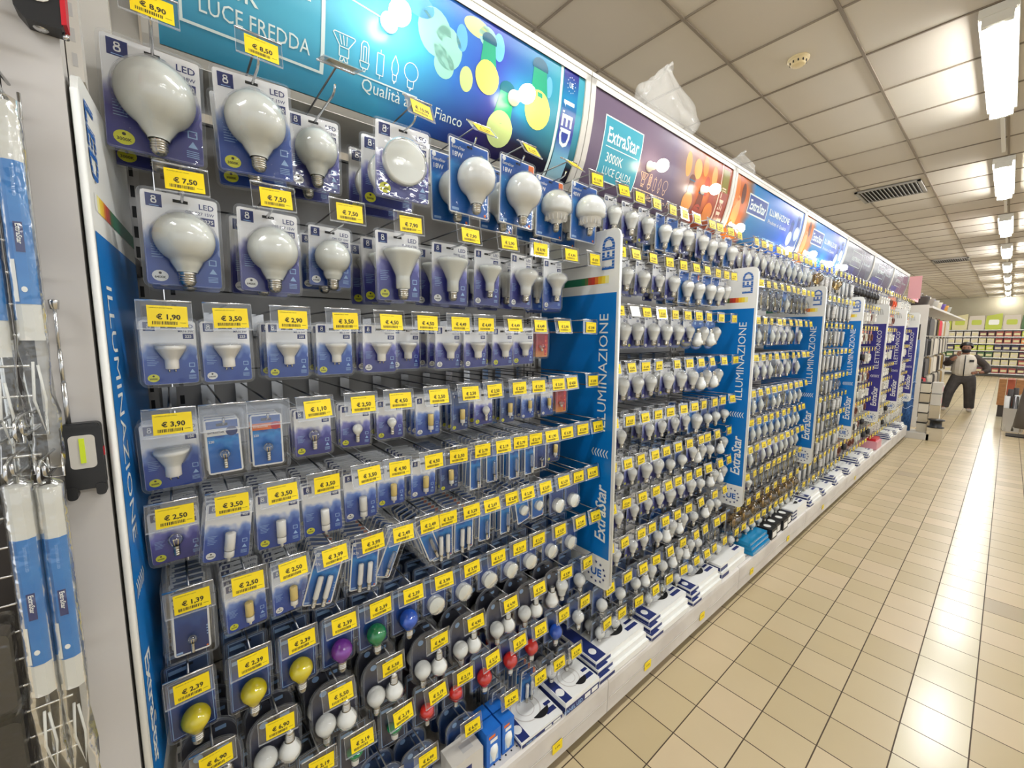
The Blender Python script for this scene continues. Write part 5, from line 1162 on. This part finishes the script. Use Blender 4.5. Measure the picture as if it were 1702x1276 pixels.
for i in range(2):
    t = empty('storage_box', (-.68, 9.75+.05*i, .55+.19*i), 'pale pink storage box, %s above the black cable drum' % ('lower' if i == 0 else 'upper'), 'box', 'pale boxes'); b = MB(); b.box2((-.07, -.1, 0), (.05, .1, .18), 'cream'); b.build('box_body', t); b = MB(); b.rect(-.08, .03, .08, .12, .0506, 'pink'); b.build('printed_label', t)
t = empty('storage_box', (-.68, 9.75, 0), 'plain tall carton carrying the pale pink boxes', 'box'); b = MB(); b.box2((-.07, -.1, 0), (.05, .1, .545), 'cb3'); b.build('box_body', t); b = MB(); b.rect(-.06, .2, .06, .4, .0506, 'white'); b.build('printed_label', t)
# pink promo sheet beyond the last header
t = empty('promo_sign', (-1.10, 9.36, 2.28), 'pink chequered promotional board past the last header sign', 'sign')
M['pinkl'] = P('pink_sheet', C(240, 176, 180), .5); b = MB(); b.box2((-.012, 0, 0), (0, .95, .36), 'pinkl'); b.box2((-.03, -.004, 0), (.12, 0, .36), 'pinkl'); b.build('board', t)
M['pinkd'] = P('pink_print', C(206, 84, 110), .5); b = MB()
for i in range(8):
    b.rect(.45, .03+.04*i, .90, .048+.04*i, .001, 'pinkd')
    for j in range(5): b.rect(.03+.07*j, .02+.042*i, .08+.07*j, .05+.042*i, .001, 'pinkd')
b.build('printed_pattern', t)
# next gondola with hanging bags
t = empty('bag_gondola', (-1.0, 10.6, 0), 'cream shelving with long top shelf beyond the bulb aisle, hung with bags', 'shelving')
b = MB(); b.box2((-.50, 0, .0), (-.46, 8.6, 2.2), 'cream'); b.build('back_panel', t)
b = MB(); b.box2((-.46, .0, 0), (.02, .05, 2.25), 'cream'); b.box2((-.20, -.005, 1.62), (-.06, 0, 1.9), 'slot'); b.build('end_panel', t)
b = MB(); b.box2((-.46, .05, 2.19), (.06, 8.6, 2.23), 'cream'); b.build('top_shelf', t); b = MB(); b.box2((-.46, .05, 0), (.04, 8.6, .14), 'plinth'); b.build('base_deck', t)
b = MB(); [b.box2((-.46, 1.4*k, .14), (-.43, 1.4*k+.04, 2.19), 'cream') for k in range(1, 6)]; b.build('uprights', t)
bagc = [(34, 30, 30), (60, 54, 50), (190, 182, 165), (205, 196, 180), (26, 24, 26), (150, 120, 60), (214, 206, 190), (196, 40, 50), (90, 84, 78)]
for i, c in enumerate(bagc): M['bg%d' % i] = P('bag_cloth_%d' % i, C(*c), .6)
BGP = []
for i in range(9):
    b = MB(); b.prism([(-.09, -.36), (.09, -.36), (.08, -.08), (.05, -.03), (-.05, -.03), (-.08, -.08)], -.04, .04, 'bg%d' % i); m1 = b.mesh('bag_body'); b = MB(); b.tube([(0, -.045, -.04), (0, -.03, -.005), (0, 0, .005), (0, .03, -.005), (0, .045, -.04)], .006, 'bg%d' % i, 5); BGP.append((m1, b.mesh('handle')))
rr = random.Random(11); zz = [(2.06, 'top'), (1.67, 'second'), (1.28, 'third'), (.90, 'fourth'), (.52, 'lowest')]
for zi, (z, nm) in enumerate(zz):
    for i in range(15):
        k = rr.choice([0, 0, 4, 1, 8] if i < 4 and zi < 3 else [2, 3, 6, 1, 5, 2] if i > 3 else range(9))
        if zi == 0 and i == 8: k = 7
        t = empty('hanging_bag', (-1.0-.04, 10.78+.30*i+rr.uniform(-.05, .05), z), '%s bag, %s along the %s row of the far bag shelving' % (('black', 'charcoal', 'cream', 'beige', 'black', 'ochre', 'pale', 'red', 'taupe')[k], ORD[i], nm), 'bag', 'bags on the far shelving', (0, 0, rr.uniform(-.3, .3)))
        put('bag_body', BGP[k][0], t); put('handle', BGP[k][1], t)
for i in range(7):
    y = 11.4+.75*i; k = 'tp%d' % i; c = [(60, 50, 46), (150, 140, 130), (180, 176, 168), (200, 190, 170), (96, 70, 150), (214, 150, 50), (170, 170, 160)][i]; M[k] = P('top_pack_%d' % i, C(*c), .4)
    t = empty('top_basket', (-1.25, y, 2.232), '%s goods basket on the far top shelf, %s along' % (('brown', 'grey', 'silver', 'cream', 'purple', 'orange', 'pale')[i], ORD[i]), 'basket', 'baskets on the far top shelf'); b = MB(); b.lathe([(.0005, 0), (.16, 0), (.20, .20), (.21, .22), (.19, .22), (.15, .03), (.0005, .03)], k, 14); b.build('bowl', t); b = MB(); b.tube([(0, -.2, .2), (0, -.12, .34), (0, .12, .34), (0, .2, .2)], .01, k, 6); b.build('handle', t)
# shelving against the back wall
t = empty('grocery_shelving', (-.75, 27.6, 0), 'cream wall shelving with packaged groceries at the aisle end', 'shelving'); SW = 1.55
b = MB(); b.box2((-SW, .35, 0), (SW, .40, 2.2), 'cream'); b.build('back_panel', t)
SZ = [.15, .50, .82, 1.12, 1.42, 1.72, 2.02]
for z in SZ: MB().box2((-SW, -.15 if z > .2 else -.25, z-.03), (SW, .35, z), 'white').build('shelf', t)
b = MB(); [b.box2((x-.02, .3, 0), (x+.02, .36, 2.2), 'cream') for x in (-SW, 0, SW)]; b.build('uprights', t)
gc = {'white': (200, 190, 175), 'red': (150, 74, 66), 'wine': (104, 56, 60), 'lime': (180, 190, 70), 'green': (80, 110, 70), 'navy': (66, 60, 84), 'cream': (206, 196, 150), 'orange': (200, 110, 40)}
for n, c in gc.items(): M['gr_'+n] = P('pack_'+n, C(*c), .45)
seq = [['white', 'white', 'wine', 'red', 'wine'], ['wine', 'white', 'white', 'cream', 'red'], ['green', 'white', 'green', 'cream', 'wine'], ['navy', 'lime', 'lime', 'navy', 'wine'], ['white', 'white', 'cream', 'red', 'orange'], ['white', 'white', 'wine', 'red', 'lime']]
for zi in range(6):
    for i in range(13):
        c = seq[zi][min(4, i*5//13)]
        t = empty('grocery_pack', (-.75-1.42+.235*i, 27.52, SZ[zi]+.002), '%s grocery pack, %s along the %s wall shelf up' % (c.replace('wine', 'wine red'), ORD[i], ORD[zi]), 'grocery pack', 'packs on the wall shelves')
        b = MB(); b.box2((-.10, -.06, 0), (.10, .2, .22), 'gr_'+c); b.build('pack_body', t); b = MB(); b.add([(-.08, -.0605, .06), (.08, -.0605, .06), (.08, -.0605, .15), (-.08, -.0605, .15)], [(0, 1, 2, 3)], 'gr_cream' if c != 'cream' else 'gr_white'); b.build('printed_label', t)
for i in range(6):
    c = ('lime', 'cream', 'white', 'lime', 'white', 'green')[i]
    t = empty('paper_roll_pack', (-.75-1.25+.5*i, 27.65, 2.021), '%s wrapped pack of paper rolls on top of the wall shelving, %s along' % (c, ORD[i]), 'paper pack', 'paper roll packs on the wall shelving')
    b = MB(); b.prism([(-.23, 0), (.23, 0), (.24, .3), (.22, .62+.08*(i % 2)), (-.22, .6), (-.24, .3)], -.1, .1, 'gr_'+c); o = b.build('pack_body', t); o.rotation_euler = (0, 0, -math.pi/2); b = MB(); b.prism(rrect(.30, .22, .05, 3, 0, .32), .1, .104, 'gr_lime' if c != 'lime' else 'white'); o = b.build('printed_label', t); o.rotation_euler = (0, 0, -math.pi/2)
# right-hand side: white bin with rolls, baskets, hanging coat
t = empty('roll_bin', (.17, 11.5, 0), 'white bin full of upright grey and white rolls at the aisle side', 'bin')
b = MB(); b.add([(s*.13*q, u*.15*q, z) for z, q in ((0, .85), (.42, 1.0)) for s, u in ((-1, -1), (1, -1), (1, 1), (-1, 1))], [(0, 1, 5, 4), (1, 2, 6, 5), (2, 3, 7, 6), (3, 0, 4, 7), (3, 2, 1, 0)], 'cream'); b.build('bin_body', t)
rr = random.Random(4)
for i in range(9):
    x, y = -.09+.09*(i % 3), -.10+.10*(i//3); b = MB(); b.tube([(x, y, .02), (x+rr.uniform(-.02, .02), y, .66+rr.uniform(-.05, .12))], .034, ('white', 'steel', 'bg2', 'bg1')[i % 4], 10); b.build('paper_roll', t)
t = empty('wood_crate', (.16, 13.6, 0), 'stack of brown wooden crates beside the aisle behind the white bin', 'crate')
M['wood'] = noisy('crate_wood', C(150, 104, 62), C(176, 126, 78), 9, .6, 0, (1, 1, 6)); M['woodr'] = noisy('crate_red', C(150, 70, 44), C(170, 84, 54), 9, .6)
for i in range(5): b = MB(); b.box2((-.22+.115*i, -.2, .25), (-.115+.115*i, .25, .80), 'woodr' if i % 2 else 'wood'); b.build('crate_side', t)
b = MB(); b.box2((-.2, -.15, 0), (.3, .2, .25), 'bg1'); b.build('base', t)
t = empty('hanging_coat', (.36, 10.9, 0), 'dark coat hanging at the picture edge by the aisle', 'coat'); b = MB(); b.lathe([(.0005, .16), (.20, .16), (.17, .5), (.12, 1.0), (.15, 1.25), (.05, 1.38), (.0005, 1.40)], 'bg8', 12); b.build('coat_body', t); b = MB(); b.tube([(0, 0, 1.38), (0, 0, 1.5), (0, .03, 1.54), (0, .05, 1.5)], .006, 'chrome', 6); b.build('hanger', t)
b = MB(); b.box2((.1, 10.8, .0), (1.1, 11.1, .02), 'black'); b.box2((.55, 10.9, .02), (.6, 10.95, 1.515), 'chrome'); b.box2((.2, 10.915, 1.515), (1.0, 10.935, 1.53), 'chrome'); o = b.build('coat_rack'); tag(o, 'low black-footed chrome rail carrying the dark coat', 'clothes rail')
# ------------------------------------------------------------------ the shopper
def skin(name, joints, edges, mat, parent, sub=2, rootv=0):
    me = bpy.data.meshes.new(name); me.from_pydata([j[:3] for j in joints], edges, []); me.materials.append(M[mat] if isinstance(mat, str) else mat)
    o = put(name, me, parent); o.modifiers.new('s', 'SKIN'); me.skin_vertices[0].data  # layer exists once the modifier is added
    for i, j in enumerate(joints):
        sv = me.skin_vertices[0].data[i]; sv.radius = (j[3], j[4] if len(j) > 4 else j[3]); sv.use_root = i == rootv
    if sub: m = o.modifiers.new('u', 'SUBSURF'); m.levels = m.render_levels = sub
    return o
M['skinm'] = P('skin', C(150, 106, 84), .5); M['hair'] = P('hair_black', C(22, 18, 18), .5); M['trouser'] = noisy('trouser_cloth', C(64, 60, 60), C(76, 72, 70), 12, .8)
M['sleeve_d'] = P('sleeve_dark', C(64, 56, 52), .8); M['vest'] = noisy('vest_cream', C(200, 192, 176), C(212, 205, 192), 9, .6); M['shoe'] = P('shoe_cream', C(190, 180, 170), .5); M['mask'] = P('mask_black', C(26, 22, 24), .7)
t = empty('person', (-.60, 13.75, 0), 'person in a cream padded vest, dark trousers and black face mask walking down the aisle', 'person', rot=(0, 0, .06))
# faces -y; one continuous body: head, neck, torso, arms (one hand raised to the chin, one on the hip), legs in stride
J = [(0, 0, .82, .12, .10), (0, -.01, 1.0, .12, .095), (0, 0, 1.15, .12, .09), (0, .01, 1.25, .10, .085), (0, 0, 1.31, .055), (0, -.015, 1.37, .075, .09), (0, -.015, 1.45, .085, .098), (0, -.005, 1.51, .055, .065),
     (-.17, .01, 1.21, .050), (-.30, -.02, 1.04, .050), (-.19, -.20, 1.18, .038), (-.13, -.20, 1.25, .030),
     (.17, .01, 1.21, .050), (.33, .05, 1.03, .050), (.36, -.06, .93, .040), (.22, -.11, .90, .030),
     (-.12, 0, .74, .105), (-.19, -.05, .46, .078), (-.24, -.02, .14, .052), (-.24, -.02, .07, .048), (-.26, -.15, .04, .036),
     (.12, 0, .74, .105), (.13, .02, .46, .078), (.15, .10, .14, .052), (.15, .10, .07, .048), (.16, -.03, .04, .036)]
E_ = [(0, 1), (1, 2), (2, 3), (3, 4), (4, 5), (5, 6), (6, 7), (2, 8), (8, 9), (9, 10), (10, 11), (2, 12), (12, 13), (13, 14), (14, 15), (0, 16), (16, 17), (17, 18), (18, 19), (19, 20), (0, 21), (21, 22), (22, 23), (23, 24), (24, 25)]
skin('body', J, E_, 'skinm', t)
g = .012
def sub(idx, edges, name, mat, grow): return skin(name, [tuple(J[i][:3]) + tuple(r+grow for r in J[i][3:]) for i in idx], edges, mat, t)
skin('trousers', [(0, 0, .92, .17, .14), (0, 0, .80, .185, .15), (-.11, 0, .70, .125, .12), (-.19, -.04, .44, .10), (-.24, -.02, .09, .088), (-.242, -.02, .06, .088), (.11, 0, .70, .125, .12), (.13, .02, .44, .10), (.15, .09, .09, .088), (.152, .09, .06, .088)], [(0, 1), (1, 2), (2, 3), (3, 4), (4, 5), (1, 6), (6, 7), (7, 8), (8, 9)], 'trouser', t)
skin('sleeve', [(-.10, .01, 1.25, .075), J[8][:3]+(.085,), J[9][:3]+(.072,), tuple(J[10][:3])+(.056,)], [(0, 1), (1, 2), (2, 3)], 'sleeve_d', t)
skin('sleeve', [(.10, .01, 1.25, .075), J[12][:3]+(.085,), J[13][:3]+(.072,), tuple(J[14][:3])+(.060,), (.26, -.09, .905, .050)], [(0, 1), (1, 2), (2, 3), (3, 4)], 'sleeve_d', t)
skin('padded_vest', [(0, 0, .76, .205, .18), (0, -.01, .95, .205, .18), (0, -.01, 1.10, .21, .175), (0, 0, 1.22, .205, .155), (0, .01, 1.30, .12, .11)], [(0, 1), (1, 2), (2, 3), (3, 4)], 'vest', t)
MB().tube([(0, -.172, .80), (0, -.186, .95), (0, -.184, 1.10), (0, -.160, 1.20), (0, -.118, 1.27)], .009, 'black', 6).build('zip', t)
MB().box((.10, -.160, 1.15), (.07, .02, .05), 'black').build('chest_patch', t)
for x, y in ((-.25, -.05), (.155, .07)): skin('shoe', [(x, y+.05, .05, .055, .05), (x, y-.03, .045, .055, .045), (x, y-.13, .035, .050, .034)], [(0, 1), (1, 2)], 'shoe', t, 1)
# hair cap, mask, eyes, nose, ears
hb = MB().lathe(arc(.108, .01, 1.75, 8, 0), 'hair', 16); o = hb.build('hair', t, (0, .022, 1.462)); o.rotation_euler = (math.radians(-28), 0, 0); o.scale = (1.0, 1.05, 1.0)
b = MB(); b.lathe(arc(.066, .01, 1.5, 5, 0), 'mask', 12); o = b.build('face_mask', t, (0, -.050, 1.372)); o.rotation_euler = (math.radians(95), 0, 0); o.scale = (1.1, .80, 1.0)
b = MB()
for s in (-1, 1): b.lathe(arc(.011, .01, 3.1, 6, 0), 'ink', 8, (s*.03, -.098, 1.437))
b.build('eyes', t)
def hand(wx, wy, wz, dx, dz, nm):
    """palm with four unequal fingers and a side thumb"""
    o = Vector((wx, wy, wz)); d = Vector((dx, -.25, dz)).normalized(); s = d.cross(Vector((0, 1, 0))).normalized()
    js = [tuple(o)+(.022, .016), tuple(o+d*.05)+(.026, .014)]; ed = [(0, 1)]
    for k, L in enumerate((.055, .065, .06, .045)):
        b0 = o + d*.06 + s*(-.024+.016*k); n = len(js); js += [tuple(b0)+(.0085,), tuple(b0+d*L*.55+Vector((0, -.008, 0)))+(.008,), tuple(b0+d*L*.9+Vector((0, .008, 0)))+(.007,)]; ed += [(1, n), (n, n+1), (n+1, n+2)]
    n = len(js); js += [tuple(o+d*.02-s*.030)+(.010,), tuple(o+d*.05-s*.045)+(.0085,)]; ed += [(0, n), (n, n+1)]
    skin('hand', js, ed, 'skinm', t, 1)
hand(-.13, -.20, 1.26, .35, .9, 'a'); hand(.22, -.11, .90, -.9, -.2, 'b')
